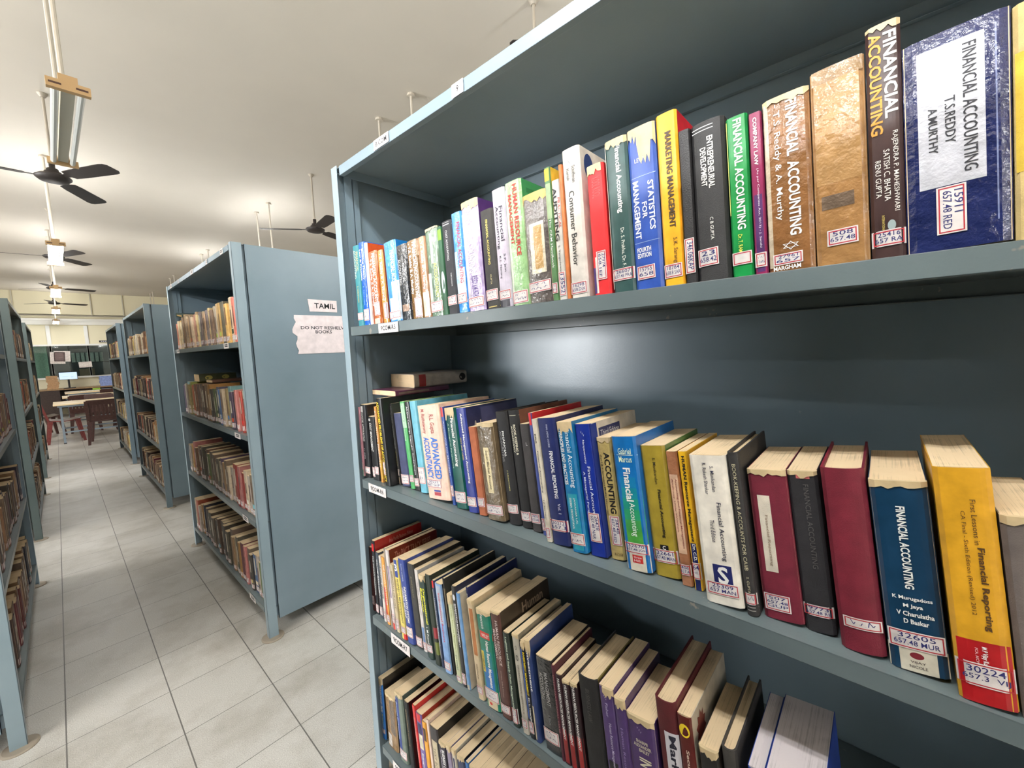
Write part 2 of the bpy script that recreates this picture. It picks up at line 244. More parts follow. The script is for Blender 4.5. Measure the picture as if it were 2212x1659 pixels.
 ('R5', 'dark teal book with white title', 0.3295, 0.622, 0.0379, 0.2404, 0.055, 0, (50, 80, 78), 'gloss', None, 'page', [('t', 'Financial Accounting', 'white', 0.42, 0.72, 0.52, 0.96, 1), ('t', 'Dr. S. Prabhu, Dr. F. Elo', (225, 225, 215), 0.5, 0.68, 0.12, 0.42, 0), ('r', (225, 220, 205), 0, 0.045, 0.03, 0.98), ('L', 0.08, 0.16, ['26607', '657.48 PRA'], 0.02, 1.0, 'h'), ('w', 'pagetan', 0.0, 1.0, 0.955)]),
 ('R5', 'blue book with torn tan top', 0.2905, 0.622, 0.0439, 0.2434, 0.055, 0, (48, 82, 166), 'gloss', None, 'page', [('t', 'STATISTICS', (222, 226, 235), 0.66, 0.86, 0.36, 0.66, 1), ('t', 'FOR', (222, 226, 235), 0.42, 0.6, 0.44, 0.54, 1), ('t', 'MANAGEMENT', (222, 226, 235), 0.12, 0.34, 0.32, 0.68, 1), ('h', 'LEVIN', 'white', 0.25, 0.65, 0.79, 0.815, 0), ('h', 'FOURTH', 'white', 0.15, 0.65, 0.235, 0.265, 1), ('h', 'EDITION', 'white', 0.15, 0.65, 0.2, 0.23, 1), ('r', (160, 180, 215), 0.06, 0.95, 0.7, 0.703), ('r', (160, 180, 215), 0.06, 0.95, 0.295, 0.298), ('L', 0.065, 0.15, ['15755', '658'], 0.1, 0.75, 'h'), ('w', 'pagetan', 0.35, 1.0, 0.82), ('w', 'pagetan', 0, 0.5, 0.93)]),
 ('R5', 'yellow book with dark title', 0.2446, 0.622, 0.03, 0.2484, 0.055, 0, (240, 178, 42), 'gloss', (196, 30, 48), 'page', [('nr', (206, 150, 50), 0.0, 0.3, 0, 0.55), ('t', 'MARKETING MANAGEMENT', (60, 40, 20), 0.42, 0.72, 0.34, 0.89, 1), ('t', 'S.K. Sarangi', (90, 60, 20), 0.5, 0.75, 0.13, 0.28, 0), ('L', 0.05, 0.13, ['18784', '658.8 SAR'], 0.02, 0.9, 'h')]),
 ('R5', 'narrow black leatherette book', 0.2136, 0.622, 0.016, 0.2153, 0.055, 0, (30, 28, 30), 'leather', None, 'page', [('L', 0.07, 0.3, ['346.06KAP'], 0.05, 0.9, 't')]),
 ('R5', 'black hardback with white two-line title', 0.1972, 0.622, 0.0428, 0.2163, 0.055, 0, (38, 37, 38), 'hard', None, 'page', [('t', 'ENTREPRENEURIAL', (225, 222, 215), 0.5, 0.68, 0.58, 0.9, 1), ('t', 'DEVELOPMENT', (225, 222, 215), 0.28, 0.46, 0.6, 0.84, 1), ('t', 'C B GUPTA', (225, 222, 215), 0.48, 0.58, 0.26, 0.4, 0), ('r', (215, 215, 215), 0.05, 0.7, 0.945, 0.95), ('r', (215, 215, 215), 0.05, 0.7, 0.965, 0.97), ('L', 0.1, 0.21, ['23', '658.42'], 0.04, 0.68, 'h')]),
 ('R5', 'green book with white title', 0.1519, 0.622, 0.0251, 0.2083, 0.055, 0, (18, 138, 66), 'gloss', None, 'page', [('t', 'FINANCIAL ACCOUNTING', 'white', 0.35, 0.75, 0.3, 0.98, 1), ('t', 'Dr. T. RAMASAMY', (225, 225, 90), 0.35, 0.55, 0.08, 0.27, 0), ('r', (225, 225, 130), 0, 0.06, 0.4, 0.98), ('L', 0.08, 0.16, [''], 0.02, 0.95, 'h')]),
 ('R5', 'maroon to purple narrow book', 0.1253, 0.622, 0.0144, 0.2043, 0.055, 0, (140, 34, 82), 'gloss', None, 'page', [('r', (84, 48, 100), 0, 1, 0.02, 0.5), ('t', 'COMPANY LAW', 'white', 0.35, 0.65, 0.68, 0.97, 1), ('t', '(As per Companies Act, 2013) - J. Santhi', (225, 215, 225), 0.45, 0.65, 0.17, 0.66, 0), ('L', 0.05, 0.14, ['~', '~'], 0.04, 0.96, 'h')]),
 ('R5', 'worn brown book with white two-line title', 0.1095, 0.622, 0.0479, 0.2123, 0.055, 0, (138, 94, 54), 'plastic', None, 'page', [('t', 'FINANCIAL  ACCOUNTING', 'white', 0.5, 0.75, 0.2, 0.96, 1), ('t', '- T.S. Reddy & A. Murthy', 'white', 0.2, 0.38, 0.3, 0.96, 0), ('r', (196, 180, 156), 0, 0.12, 0.03, 0.98), ('h', '✡', 'white', 0.3, 0.7, 0.12, 0.17, 0), ('h', 'MARGHAM', 'white', 0.1, 0.7, 0.01, 0.035, 1), ('L', 0.04, 0.105, ['27961', '657'], 0.1, 0.75, 'h'), ('w', 'pagetan', 0.0, 1.0, 0.96)]),
 ('R5', 'thick tan cardboard-wrapped book', 0.0603, 0.622, 0.0485, 0.2243, 0.055, 0, (160, 118, 72), 'plastic', None, 'page', [('r', (172, 132, 84), 0.06, 0.9, 0.42, 0.93), ('r', (110, 92, 76), 0.14, 0.75, 0.29, 0.36), ('r', (150, 120, 84), 0.03, 0.97, 0.93, 1.0), ('L', 0.1, 0.18, ['508', '657.48'], 0.22, 0.8, 'h')]),
 ('R5', 'dark brown book with white and gold title', 0.0103, 0.622, 0.0279, 0.2474, 0.055, 0, (64, 44, 42), 'gloss', None, 'page', [('t', 'FINANCIAL', (235, 230, 220), 0.5, 0.88, 0.6, 0.96, 1), ('t', 'ACCOUNTING', (216, 150, 60), 0.08, 0.44, 0.54, 0.97, 1), ('t', 'RAJENDRA P. MAHESHWARI', (235, 230, 220), 0.66, 0.85, 0.2, 0.54, 0), ('t', 'SATISH C. BHATIA', (235, 230, 220), 0.42, 0.6, 0.25, 0.47, 0), ('t', 'RENU GUPTA', (235, 230, 220), 0.17, 0.34, 0.27, 0.43, 0), ('h', '●', (150, 165, 165), 0.48, 0.72, 0.12, 0.165, 0), ('t', 'INTERNATIONAL', (200, 180, 90), 0.32, 0.4, 0.12, 0.19, 0), ('L', 0.055, 0.125, ['25416', '657 RA'], 0, 1.0, 'h'), ('w', 'pagetan', 0.0, 1.0, 0.975)]),
 ('R5', 'thick navy book with white paper panel', -0.0183, 0.622, 0.0736, 0.2153, 0.055, 0, (24, 34, 84), 'plastic', None, 'page', [('r', (206, 206, 214), 0.14, 0.77, 0.3, 0.94), ('t', 'FINANCIAL ACCOUNTING', (36, 36, 44), 0.57, 0.7, 0.345, 0.91, 0), ('t', 'T.S.REDDY', (36, 36, 44), 0.4, 0.5, 0.49, 0.7, 0), ('t', 'A.MURTHY', (36, 36, 44), 0.24, 0.33, 0.46, 0.67, 0), ('L', 0.075, 0.295, ['15911', '657.48 RED'], 0.3, 0.585, 't'), ('r', (120, 130, 170), 0.86, 0.875, 0.1, 0.95)]),
 ('R5', 'mottled yellow-tan book', -0.0932, 0.622, 0.0268, 0.2163, 0.055, 0, (206, 180, 120), 'cloth', None, 'page', [('r', (214, 180, 60), 0.02, 0.5, 0.3, 0.8), ('r', (170, 140, 90), 0.5, 1, 0.1, 0.6)]),
 ('R6', 'thin pink and green book', 1.2185, 0.62, 0.0079, 0.2216, 0.0, 0, (214, 150, 160), 'paper', None, 'page', [('r', (120, 190, 160), 0, 1, 0, 0.1), ('L', 0.1, 0.2, ['~', '~'], 0.04, 0.96, 'h')]),
 ('R6', 'black book with white title', 1.2089, 0.622, 0.0372, 0.2307, 0.0051, 0, (36, 36, 38), 'gloss', None, 'page', [('r', (225, 220, 215), 0.05, 0.5, 0.9, 0.98), ('t', 'FINANCIAL ACCOUNTING', 'white', 0.15, 0.5, 0.5, 0.92, 0), ('t', 'R.L. GUPTA', (220, 220, 220), 0.2, 0.4, 0.25, 0.4, 0), ('L', 0.06, 0.15, ['~', '~'], 0.04, 0.96, 'h')]),
 ('R6', 'shorter black book with white title', 1.1596, 0.622, 0.0411, 0.1964, 0.0326, 0, (30, 30, 32), 'gloss', None, 'page', [('t', 'COST MANAGEMENT', 'white', 0.2, 0.5, 0.45, 0.9, 0), ('h', 'AB', 'white', 0.1, 0.4, 0.93, 0.97, 0), ('L', 0.05, 0.2, ['~', '~'], 0, 0.45, 'h'), ('L', 0.1, 0.22, ['~'], 0.5, 0.95, 'h')]),
 ('R6', 'ochre book with white title', 1.1112, 0.622, 0.0139, 0.2297, 0.0614, 0, (190, 130, 48), 'paper', None, 'page', [('t', 'ACCOUNTING PRINCIPLES', 'white', 0.2, 0.6, 0.2, 0.95, 0), ('r', (222, 170, 60), 0.5, 1, 0.05, 0.3)]),
 ('R6', 'tall black book with yellow lettering', 1.0763, 0.614, 0.0315, 0.2569, 0.0833, 0, (26, 26, 26), 'gloss', None, 'page', [('t', 'ADVANCED PROBLEMS OF ACCOUNTANCY', (235, 200, 40), 0.1, 0.5, 0.04, 0.96, 1), ('L', 0.12, 0.27, ['~', '~'], 0, 0.45, 'h')]),
 ('R6', 'charcoal book with pale label band', 1.0387, 0.639, 0.006, 0.2408, 0.1063, 0, (52, 50, 50), 'gloss', None, 'page', [('t', 'Financial Accounting', 'white', 0.5, 0.75, 0.45, 0.97, 1), ('t', '(Common for all Universities)', (190, 190, 190), 0.2, 0.4, 0.4, 0.95, 0), ('t', 'Tulsian', (220, 205, 110), 0.45, 0.7, 0.24, 0.42, 0), ('r', (225, 205, 195), 0, 1, 0.12, 0.2), ('r', (150, 130, 105), 0.2, 0.9, 0.02, 0.1)]),
 ('R6', 'plain faded navy book', 1.031, 0.642, 0.0417, 0.2126, 0.1135, 0, (64, 70, 104), 'cloth', None, 'page', [('L', 0.03, 0.16, ['~', '~'], 0.04, 0.96, 'h')]),
 ('R6', 'green book with pale top', 0.9865, 0.642, 0.0216, 0.2498, 0.122, 0, (72, 164, 92), 'paper', None, 'page', [('r', (160, 200, 165), 0.05, 0.95, 0.7, 0.98), ('t', 'Financial Accounting', (235, 240, 235), 0.3, 0.6, 0.55, 0.95, 0), ('L', 0.08, 0.16, ['~', '~'], 0.04, 0.96, 'h')]),
 ('R6', 'thin black book with white lettering', 0.9643, 0.642, 0.0236, 0.2498, 0.122, 0, (34, 34, 34), 'gloss', None, 'page', [('t', 'All-One Cambrige Science', (225, 225, 225), 0.3, 0.7, 0.5, 0.95, 0), ('t', 'Dr. Sundararajan', (220, 220, 220), 0.4, 0.7, 0.18, 0.5, 0), ('L', 0.05, 0.14, ['~', '~'], 0.04, 0.96, 'h')]),
 ('R6', 'light cyan book', 0.9363, 0.64, 0.0322, 0.2539, 0.122, 0, (104, 176, 196), 'paper', None, 'page', [('L', 0.1, 0.28, ['~', '~'], 0.04, 0.96, 'h')]),
 ('R6', 'thick pink-cream book with blue lettering', 0.8853, 0.628, 0.0915, 0.2458, 0.122, 0, (232, 196, 176), 'paper', None, 'page', [('t', 'ADVANCED', (36, 104, 190), 0.5, 0.8, 0.22, 0.66, 1), ('t', 'ACCOUNTANCY', (36, 104, 190), 0.15, 0.42, 0.22, 0.66, 1), ('t', 'R.L. Gupta', (150, 60, 60), 0.5, 0.75, 0.7, 0.9, 0), ('t', 'M. Radhaswamy', (150, 60, 60), 0.15, 0.35, 0.7, 0.96, 0), ('L', 0.12, 0.21, ['30222', '657 GUP'], 0.04, 0.72, 'h'), ('r', (60, 70, 150), 0.35, 0.65, 0.08, 0.1), ('r', (180, 60, 70), 0.35, 0.65, 0.04, 0.075)]),
 ('R6', 'blue book with red top block', 0.7927, 0.635, 0.0117, 0.2488, 0.122, 0, (44, 76, 148), 'gloss', None, 'page', [('r', (214, 44, 44), 0, 1, 0.9, 0.995), ('t', 'Accounting for Managers', 'white', 0.45, 0.75, 0.3, 0.86, 0), ('t', 'Simplified text', (200, 210, 230), 0.15, 0.3, 0.4, 0.8, 0), ('L', 0.09, 0.2, ['~', '~'], 0.04, 0.96, 'h')]),
 ('R6', 'dark green book with torn tan top', 0.7706, 0.628, 0.0427, 0.2478, 0.122, 0, (12, 82, 74), 'gloss', (10, 70, 62), 'page', [('t', 'Financial Accounting', 'white', 0.45, 0.75, 0.42, 0.9, 1), ('t', 'A Managerial Perspective', (200, 215, 205), 0.2, 0.32, 0.4, 0.85, 0), ('L', 0.06, 0.17, ['~', '~'], 0.04, 0.96, 'h'), ('w', 'pagetan', 0, 0.9, 0.9)]),
 ('R6', 'royal blue book with white title', 0.7272, 0.629, 0.0335, 0.2508, 0.122, 0, (42, 56, 138), 'gloss', (34, 38, 74), 'page', [('nr', (62, 64, 98), 0.28, 1, 0.02, 0.98), ('nt', 'Advanced', (170, 160, 150), 0.12, 0.6, 0.76, 0.86, 1), ('t', 'Advanced Management Accounting', 'white', 0.45, 0.7, 0.28, 0.95, 1), ('t', 'TEXT AND CASES', (225, 205, 80), 0.15, 0.3, 0.5, 0.72, 0), ('L', 0.06, 0.15, ['~', '~'], 0.04, 0.96, 'h')]),
 ('R6', 'short rust-coloured cloth book', 0.6931, 0.632, 0.0248, 0.2085, 0.122, 0, (176, 100, 66), 'cloth', None, 'page', [('L', 0.1, 0.2, ['~', '~'], 0.04, 0.96, 'h')]),
 ('R6', 'brown book in creased plastic with cream strip', 0.6606, 0.628, 0.0545, 0.2206, 0.122, 0, (108, 92, 70), 'plastic', None, 'page', [('r', (226, 208, 160), 0.3, 0.62, 0.28, 0.75), ('t', 'Super Market Account', (80, 70, 50), 0.38, 0.55, 0.32, 0.72, 0), ('L', 0.06, 0.16, ['~', '~'], 0.04, 0.96, 'h'), ('w', 'pagetan', 0.0, 1.0, 0.965)]),
 ('R6', 'black hardback with two-line title', 0.6053, 0.638, 0.034, 0.2498, 0.122, 0, (32, 31, 33), 'hard', None, 'page', [('t', 'FINANCIAL', (222, 222, 218), 0.52, 0.68, 0.6, 0.83, 1), ('t', 'ACCOUNTING', (150, 150, 150), 0.3, 0.46, 0.56, 0.83, 0), ('t', 'P. PURUSHOTHAMAN', (200, 190, 120), 0.52, 0.62, 0.3, 0.48, 0), ('L', 0.1, 0.18, ['~', '~'], 0.04, 0.96, 'h')]),
 ('R6', 'black hardback with gold title', 0.5699, 0.642, 0.0295, 0.2549, 0.122, 0, (30, 29, 30), 'hard', (120, 74, 52), 'page', [('t', 'BOOK-KEEPING &', (220, 214, 190), 0.5, 0.7, 0.62, 0.88, 1), ('t', 'ACCOUNTANCY', (220, 214, 190), 0.25, 0.42, 0.64, 0.87, 1), ('L', 0.06, 0.14, ['~', '~'], 0.04, 0.96, 'h'), ('r', (200, 195, 170), 0, 1, 0.955, 0.96)]),
 ('R6', 'plain dark grey book', 0.5388, 0.642, 0.0254, 0.2287, 0.122, 0, (58, 54, 54), 'leather', None, 'page', [('L', 0.08, 0.17, ['7470', '657.046'], 0.04, 0.96, 'h'), ('h', 'L', (200, 200, 200), 0.55, 0.7, 0.8, 0.83, 0)]),
 ('R6', 'narrow white book with red top', 0.5091, 0.641, 0.0092, 0.2549, 0.122, 0, (70, 84, 150), 'gloss', (200, 36, 40), 'page', [('r', (214, 40, 44), 0, 1, 0.9, 1.0), ('L', 0.04, 0.14, ['~', '~'], 0.04, 0.96, 'h')]),
 ('R6', 'narrow cream book with thin title', 0.4862, 0.623, 0.0126, 0.2468, 0.122, 0, (216, 206, 186), 'gloss', None, 'page', [('t', 'BBA', 'ink', 0.3, 0.6, 0.8, 0.88, 0), ('t', 'Financial Accounting', (40, 40, 60), 0.35, 0.65, 0.4, 0.74, 0), ('t', '1st Semester', (40, 40, 60), 0.35, 0.6, 0.18, 0.34, 0), ('L', 0.03, 0.12, ['~', '~'], 0.04, 0.96, 'h')]),
 ('R6', 'navy book with white capital title', 0.4728, 0.623, 0.043, 0.2498, 0.122, 0, (34, 44, 96), 'gloss', (30, 36, 80), 'page', [('t', 'FINANCIAL REPORTING', (228, 228, 232), 0.5, 0.7, 0.37, 0.74, 1), ('t', 'FINAL (NEW) COURSE', (200, 205, 225), 0.48, 0.6, 0.77, 0.95, 0), ('t', 'Vol. 1', (220, 220, 230), 0.6, 0.75, 0.25, 0.33, 0), ('L', 0.11, 0.2, ['30212', '657.3'], 0, 1.0, 'h')]),
 ('R6', 'teal blue book with folded tan top', 0.4253, 0.621, 0.0335, 0.2468, 0.122, 0, (20, 112, 164), 'gloss', None, 'page', [('r', (46, 150, 170), 0.0, 1, 0.02, 0.45), ('t', 'Financial Accounting', (225, 235, 240), 0.48, 0.85, 0.5, 0.95, 0), ('t', 'PRINCIPLES AND PRACTICES', 'white', 0.15, 0.38, 0.52, 0.93, 1), ('t', 'JAWAHAR LAL', 'white', 0.55, 0.68, 0.22, 0.42, 0), ('t', 'SEEMA SRIVASTAVA', 'white', 0.3, 0.43, 0.18, 0.42, 0), ('L', 0.06, 0.15, ['~', '~'], 0.04, 0.96, 'h'), ('w', 'pagetan', 0, 1.0, 0.93)]),
 ('R6', 'deep blue book with pale title', 0.3911, 0.63, 0.0352, 0.2448, 0.122, 0, (22, 46, 142), 'gloss', (216, 206, 190), 'page', [('nr', (26, 50, 130), 0, 0.12, 0.0, 0.995), ('nr', (40, 46, 90), 0.15, 0.6, 0.86, 0.95), ('nt', 'Third Edition', (200, 200, 205), 0.18, 0.57, 0.88, 0.93, 0), ('t', 'Financial Accounting', (225, 228, 240), 0.48, 0.7, 0.25, 0.68, 0), ('t', 'A Managerial Perspective', (225, 228, 240), 0.2, 0.36, 0.22, 0.64, 0), ('t', 'Narayanaswamy', (225, 228, 240), 0.4, 0.55, 0.7, 0.88, 0), ('h', '✓✓', 'white', 0.35, 0.6, 0.91, 0.95, 0), ('L', 0.11, 0.33, ['26428', '657.48 NAR'], 0.2, 0.85, 't')]),
 ('R6', 'straw-coloured book with bold black title', 0.3552, 0.642, 0.0283, 0.2216, 0.122, 0, (196, 172, 108), 'plastic', None, 'page', [('t', 'ACCOUNTING', (24, 22, 20), 0.45, 0.85, 0.38, 0.88, 1), ('t', '(For I & II Semesters Madras University)', (50, 45, 35), 0.15, 0.32, 0.36, 0.86, 0), ('L', 0.12, 0.36, ['34148', '657.48 RED'], 0.3, 0.95, 't'), ('h', 'MARGHAM', (110, 90, 50), 0.35, 0.9, 0.03, 0.06, 0), ('w', 'pagetan', 0.0, 1.0, 0.965)]),
 ('R6', 'blue to green book with white foot', 0.3161, 0.628, 0.0443, 0.2307, 0.122, 0, (18, 108, 178), 'gloss', (24, 104, 180), 'page', [('r', (20, 120, 170), 0, 1, 0.62, 0.7), ('r', (24, 134, 150), 0, 1, 0.54, 0.62), ('r', (30, 144, 126), 0, 1, 0.46, 0.54), ('r', (44, 150, 104), 0, 1, 0.38, 0.46), ('r', (64, 152, 78), 0, 1, 0.3, 0.38), ('r', (74, 156, 66), 0, 1, 0.21, 0.3), ('r', (222, 212, 192), 0, 1, 0, 0.21), ('h', 'Gabriel', (220, 235, 200), 0.25, 0.78, 0.87, 0.915, 0), ('h', 'Marcus', (220, 235, 200), 0.25, 0.78, 0.81, 0.855, 0), ('r', (210, 230, 220), 0, 1, 0.862, 0.866), ('t', 'Financial', 'white', 0.36, 0.66, 0.52, 0.77, 1), ('t', 'Accounting', (225, 235, 225), 0.38, 0.68, 0.26, 0.51, 0), ('L', 0.13, 0.21, ['32670', '657.48 JOH'], 0, 1.0, 'h'), ('r', (196, 48, 44), 0.3, 0.72, 0.06, 0.12), ('h', 'Graw', 'white', 0.36, 0.68, 0.095, 0.112, 0), ('h', 'Hill', 'white', 0.36, 0.6, 0.07, 0.088, 0)]),
 ('R6', 'olive gold book with black title', 0.2711, 0.64, 0.0421, 0.2186, 0.122, 0, (164, 142, 50), 'gloss', (70, 110, 50), 'page', [('t', 'Financial Accounting', (38, 34, 20), 0.5, 0.66, 0.3, 0.67, 1), ('t', 'S. Manikandan', (38, 34, 20), 0.48, 0.6, 0.71, 0.91, 0), ('r', (30, 28, 30), 0.35, 0.68, 0.205, 0.245), ('h', 'C', 'white', 0.45, 0.58, 0.21, 0.24, 1), ('L', 0.11, 0.21, ['32661', '657.48 MAN'], 0, 1.0, 'h')]),
 ('R6', 'tan brown book with handwritten strip', 0.2266, 0.637, 0.0177, 0.2156, 0.122, 0, (166, 112, 80), 'plastic', None, 'page', [('r', (220, 180, 150), 0.15, 0.85, 0.24, 0.83), ('t', 'Accounting and Financial Management', (130, 60, 60), 0.55, 0.75, 0.28, 0.8, 0), ('t', 'Anthony Univ Women', (130, 60, 60), 0.25, 0.42, 0.4, 0.8, 0), ('L', 0.08, 0.16, ['406', '657.A'], 0, 1.0, 'h')]),
 ('R6', 'yellow and navy book with bold title', 0.2065, 0.636, 0.0133, 0.2186, 0.122, 0, (236, 182, 36), 'gloss', None, 'page', [('r', (28, 36, 92), 0, 1, 0, 0.34), ('t', 'HUMAN Resource Management', (34, 30, 24), 0.3, 0.75, 0.35, 0.97, 1), ('t', 'Dr. C.D. Balaji', 'white', 0.3, 0.75, 0.13, 0.335, 1), ('L', 0.08, 0.2, ['64', '~'], 0, 1.0, 'h')]),
 ('R6', 'thick white book with navy emblem', 0.1834, 0.618, 0.0506, 0.2206, 0.122, 0, (236, 228, 214), 'gloss', (210, 204, 194), 'page', [('t', 'Financial Accounting', (40, 40, 62), 0.58, 0.74, 0.3, 0.69, 0), ('t', 'Third Edition', (40, 40, 62), 0.38, 0.5, 0.42, 0.57, 0), ('t', 'S. Manikandan', (50, 50, 70), 0.56, 0.66, 0.76, 0.93, 0), ('t', 'R. Rakesh Shankar', (50, 50, 70), 0.36, 0.46, 0.74, 0.95, 0), ('r', (34, 40, 96), 0.3, 0.8, 0.135, 0.27), ('h', 'S', 'white', 0.42, 0.7, 0.145, 0.26, 1), ('L', 0.065, 0.15, ['25309', '657 MAN'], 0.07, 0.93, 'h')]),
 ('R6', 'black cloth book with pale title', 0.1308, 0.619, 0.0158, 0.2317, 0.122, 0, (44, 42, 42), 'hard', None, 'page', [('t', 'BOOK-KEEPING & ACCOUNTS FOR CAIIB', (190, 182, 150), 0.35, 0.65, 0.28, 0.93, 0), ('t', 'S. GUPTA', (190, 182, 150), 0.4, 0.6, 0.14, 0.24, 0), ('L', 0.07, 0.14, ['~'], 0, 1.0, 'h'), ('r', (150, 146, 140), 0, 1, 0.03, 0.035), ('r', (150, 146, 140), 0, 1, 0.05, 0.055)]),
 ('R6', 'maroon book with cream paper strip', 0.1104, 0.631, 0.0462, 0.2085, 0.122, 0, (112, 20, 44), 'cloth', None, 'page', [('r', (214, 204, 186), 0.2, 0.52, 0.32, 0.83), ('t', 'Financial Reporting', (150, 130, 110), 0.32, 0.42, 0.36, 0.7, 0), ('L', 0.06, 0.17, ['507', '657.48', 'GUP'], 0.06, 0.72, 'h'), ('w', 'pagetan', 0.0, 1.0, 0.965)]),
 ('R6', 'black book with frayed cream top', 0.0633, 0.635, 0.0326, 0.2136, 0.122, 0, (34, 32, 36), 'cloth', None, 'page', [('t', 'FINANCIAL ACCOUNTING', (84, 80, 80), 0.5, 0.68, 0.4, 0.92, 0), ('L', 0.1, 0.17, ['9773', '657.48 RE'], 0, 1.0, 'h'), ('w', 'pagetan', 0.0, 1.0, 0.965), ('r', (214, 110, 110), 0.3, 0.75, 0.955, 0.985)]),
 ('R6', 'thick plain maroon hardback', 0.0255, 0.622, 0.0424, 0.2267, 0.122, 0, (116, 24, 44), 'hard', (100, 22, 40), 'page', [('L', 0.13, 0.19, ['~'], 0.12, 0.98, 'h')]),
 ('R6', 'dark teal blue book with white foot', -0.0196, 0.622, 0.0493, 0.2206, 0.122, 0, (16, 56, 86), 'gloss', (14, 44, 70), 'page', [('t', 'FINANCIAL ACCOUNTING', (230, 232, 228), 0.42, 0.58, 0.44, 0.87, 1), ('h', 'K Murugadoss', 'white', 0.18, 0.85, 0.375, 0.4, 1), ('h', 'M Jaya', 'white', 0.35, 0.68, 0.335, 0.36, 1), ('h', 'V Charulatha', 'white', 0.22, 0.85, 0.295, 0.32, 1), ('h', 'D Baskar', 'white', 0.33, 0.75, 0.255, 0.28, 1), ('r', (218, 210, 190), 0.0, 1, 0, 0.13), ('L', 0.12, 0.215, ['32605', '657.48 MUR'], 0.02, 0.98, 'h'), ('e', (122, 34, 44), 0.36, 0.6, 0.07, 0.105), ('h', 'VIJAY', (70, 60, 60), 0.36, 0.62, 0.045, 0.06, 0), ('h', 'NICOLE', (70, 60, 60), 0.34, 0.64, 0.022, 0.037, 0), ('w', 'pagetan', 0.0, 1.0, 0.965)]),
 ('R6', 'yellow book with red foot', -0.0735, 0.609, 0.0414, 0.2478, 0.122, 0, (222, 164, 40), 'gloss', (196, 150, 40), 'page', [('t', 'First Lessons in', (90, 60, 24), 0.58, 0.68, 0.68, 0.87, 0), ('t', 'Financial Reporting', (80, 52, 20), 0.58, 0.74, 0.32, 0.67, 1), ('t', 'CA Final - Sixth Edition (Revised) 2012', (90, 60, 24), 0.38, 0.48, 0.38, 0.82, 0), ('r', (176, 26, 32), 0.06, 0.97, 0.0, 0.27), ('t', 'M P Vijay Kumar', 'white', 0.46, 0.58, 0.15, 0.25, 1), ('t', 'FCA, AICWA', (235, 200, 200), 0.36, 0.42, 0.16, 0.24, 0), ('L', 0.075, 0.175, ['30224', '657.3  VIJ'], 0, 1.0, 'h')]),
 ('R6', 'grey-tan book at the frame edge', -0.117, 0.609, 0.0388, 0.2065, 0.122, 0, (108, 98, 94), 'cloth', None, 'page', [('w', 'pagetan', 0.0, 1.0, 0.96)]),
 ('R7', 'dark maroon book', 1.2185, 0.62, 0.0148, 0.2152, 0.0, 0, (74, 28, 26), 'cloth', None, 'page', [('r', (40, 24, 24), 0, 1, 0.6, 1.0), ('L', 0.1, 0.24, ['~', '~'], 0.04, 0.96, 'h')]),
 ('R7', 'black book with red cover face', 1.1923, 0.618, 0.0177, 0.2454, 0.0125, 0, (36, 36, 40), 'gloss', (172, 30, 28), 'page', [('nt', 'Asia Pacific Business Edition', (216, 150, 140), 0.3, 0.8, 0.9, 0.955, 0), ('r', (206, 40, 44), 0.2, 1, 0.86, 0.96), ('t', 'THE INDIAN FINANCIAL', 'white', 0.2, 0.6, 0.25, 0.8, 0), ('L', 0.03, 0.14, ['~', '~'], 0.04, 0.96, 'h')]),
 ('R7', 'grey and white lettered book', 1.164, 0.616, 0.0177, 0.2152, 0.0276, 0, (66, 74, 84), 'gloss', None, 'page', [('t', 'WILLIAMS MANAGEMENT', 'white', 0.3, 0.7, 0.3, 0.9, 0), ('L', 0.05, 0.18, ['~', '~'], 0.04, 0.96, 'h')]),
 ('R7', 'white book with bold black title', 1.1383, 0.614, 0.0138, 0.2112, 0.0417, 0, (222, 216, 206), 'gloss', None, 'page', [('t', 'THE WINNING MANAGER', 'ink', 0.3, 0.75, 0.35, 0.9, 1), ('L', 0.05, 0.16, ['~', '~'], 0.04, 0.96, 'h')]),
 ('R7', 'orange and red book', 1.1182, 0.613, 0.0176, 0.2142, 0.0529, 0, (232, 160, 70), 'paper', None, 'page', [('r', (206, 44, 36), 0, 0.5, 0.12, 0.55), ('t', 'THE INDIAN TAX SYSTEM', 'white', 0.5, 0.85, 0.3, 0.9, 0), ('L', 0.04, 0.15, ['~', '~'], 0.04, 0.96, 'h')]),
 ('R7', 'grey-brown book', 1.0951, 0.612, 0.0089, 0.2474, 0.065, 0, (150, 136, 120), 'paper', None, 'page', []),
 ('R7', 'pale book with dark red cover face', 1.0838, 0.612, 0.0169, 0.2464, 0.0718, 0, (216, 206, 202), 'paper', (104, 20, 18), 'page', [('nt', 'The PACT TRACK SERIES', (170, 120, 110), 0.12, 0.85, 0.86, 0.95, 0), ('r', (140, 120, 150), 0.3, 0.7, 0.4, 0.8), ('r', (206, 64, 50), 0, 1, 0.0, 0.08), ('L', 0.09, 0.2, ['~', '~'], 0.04, 0.96, 'h')]),
 ('R7', 'beige book', 1.0631, 0.612, 0.0179, 0.2082, 0.0827, 0, (200, 184, 150), 'paper', None, 'page', [('t', 'ESSENTIALS OF COST', (80, 70, 60), 0.3, 0.7, 0.35, 0.9, 0), ('L', 0.05, 0.2, ['~', '~'], 0.04, 0.96, 'h')]),
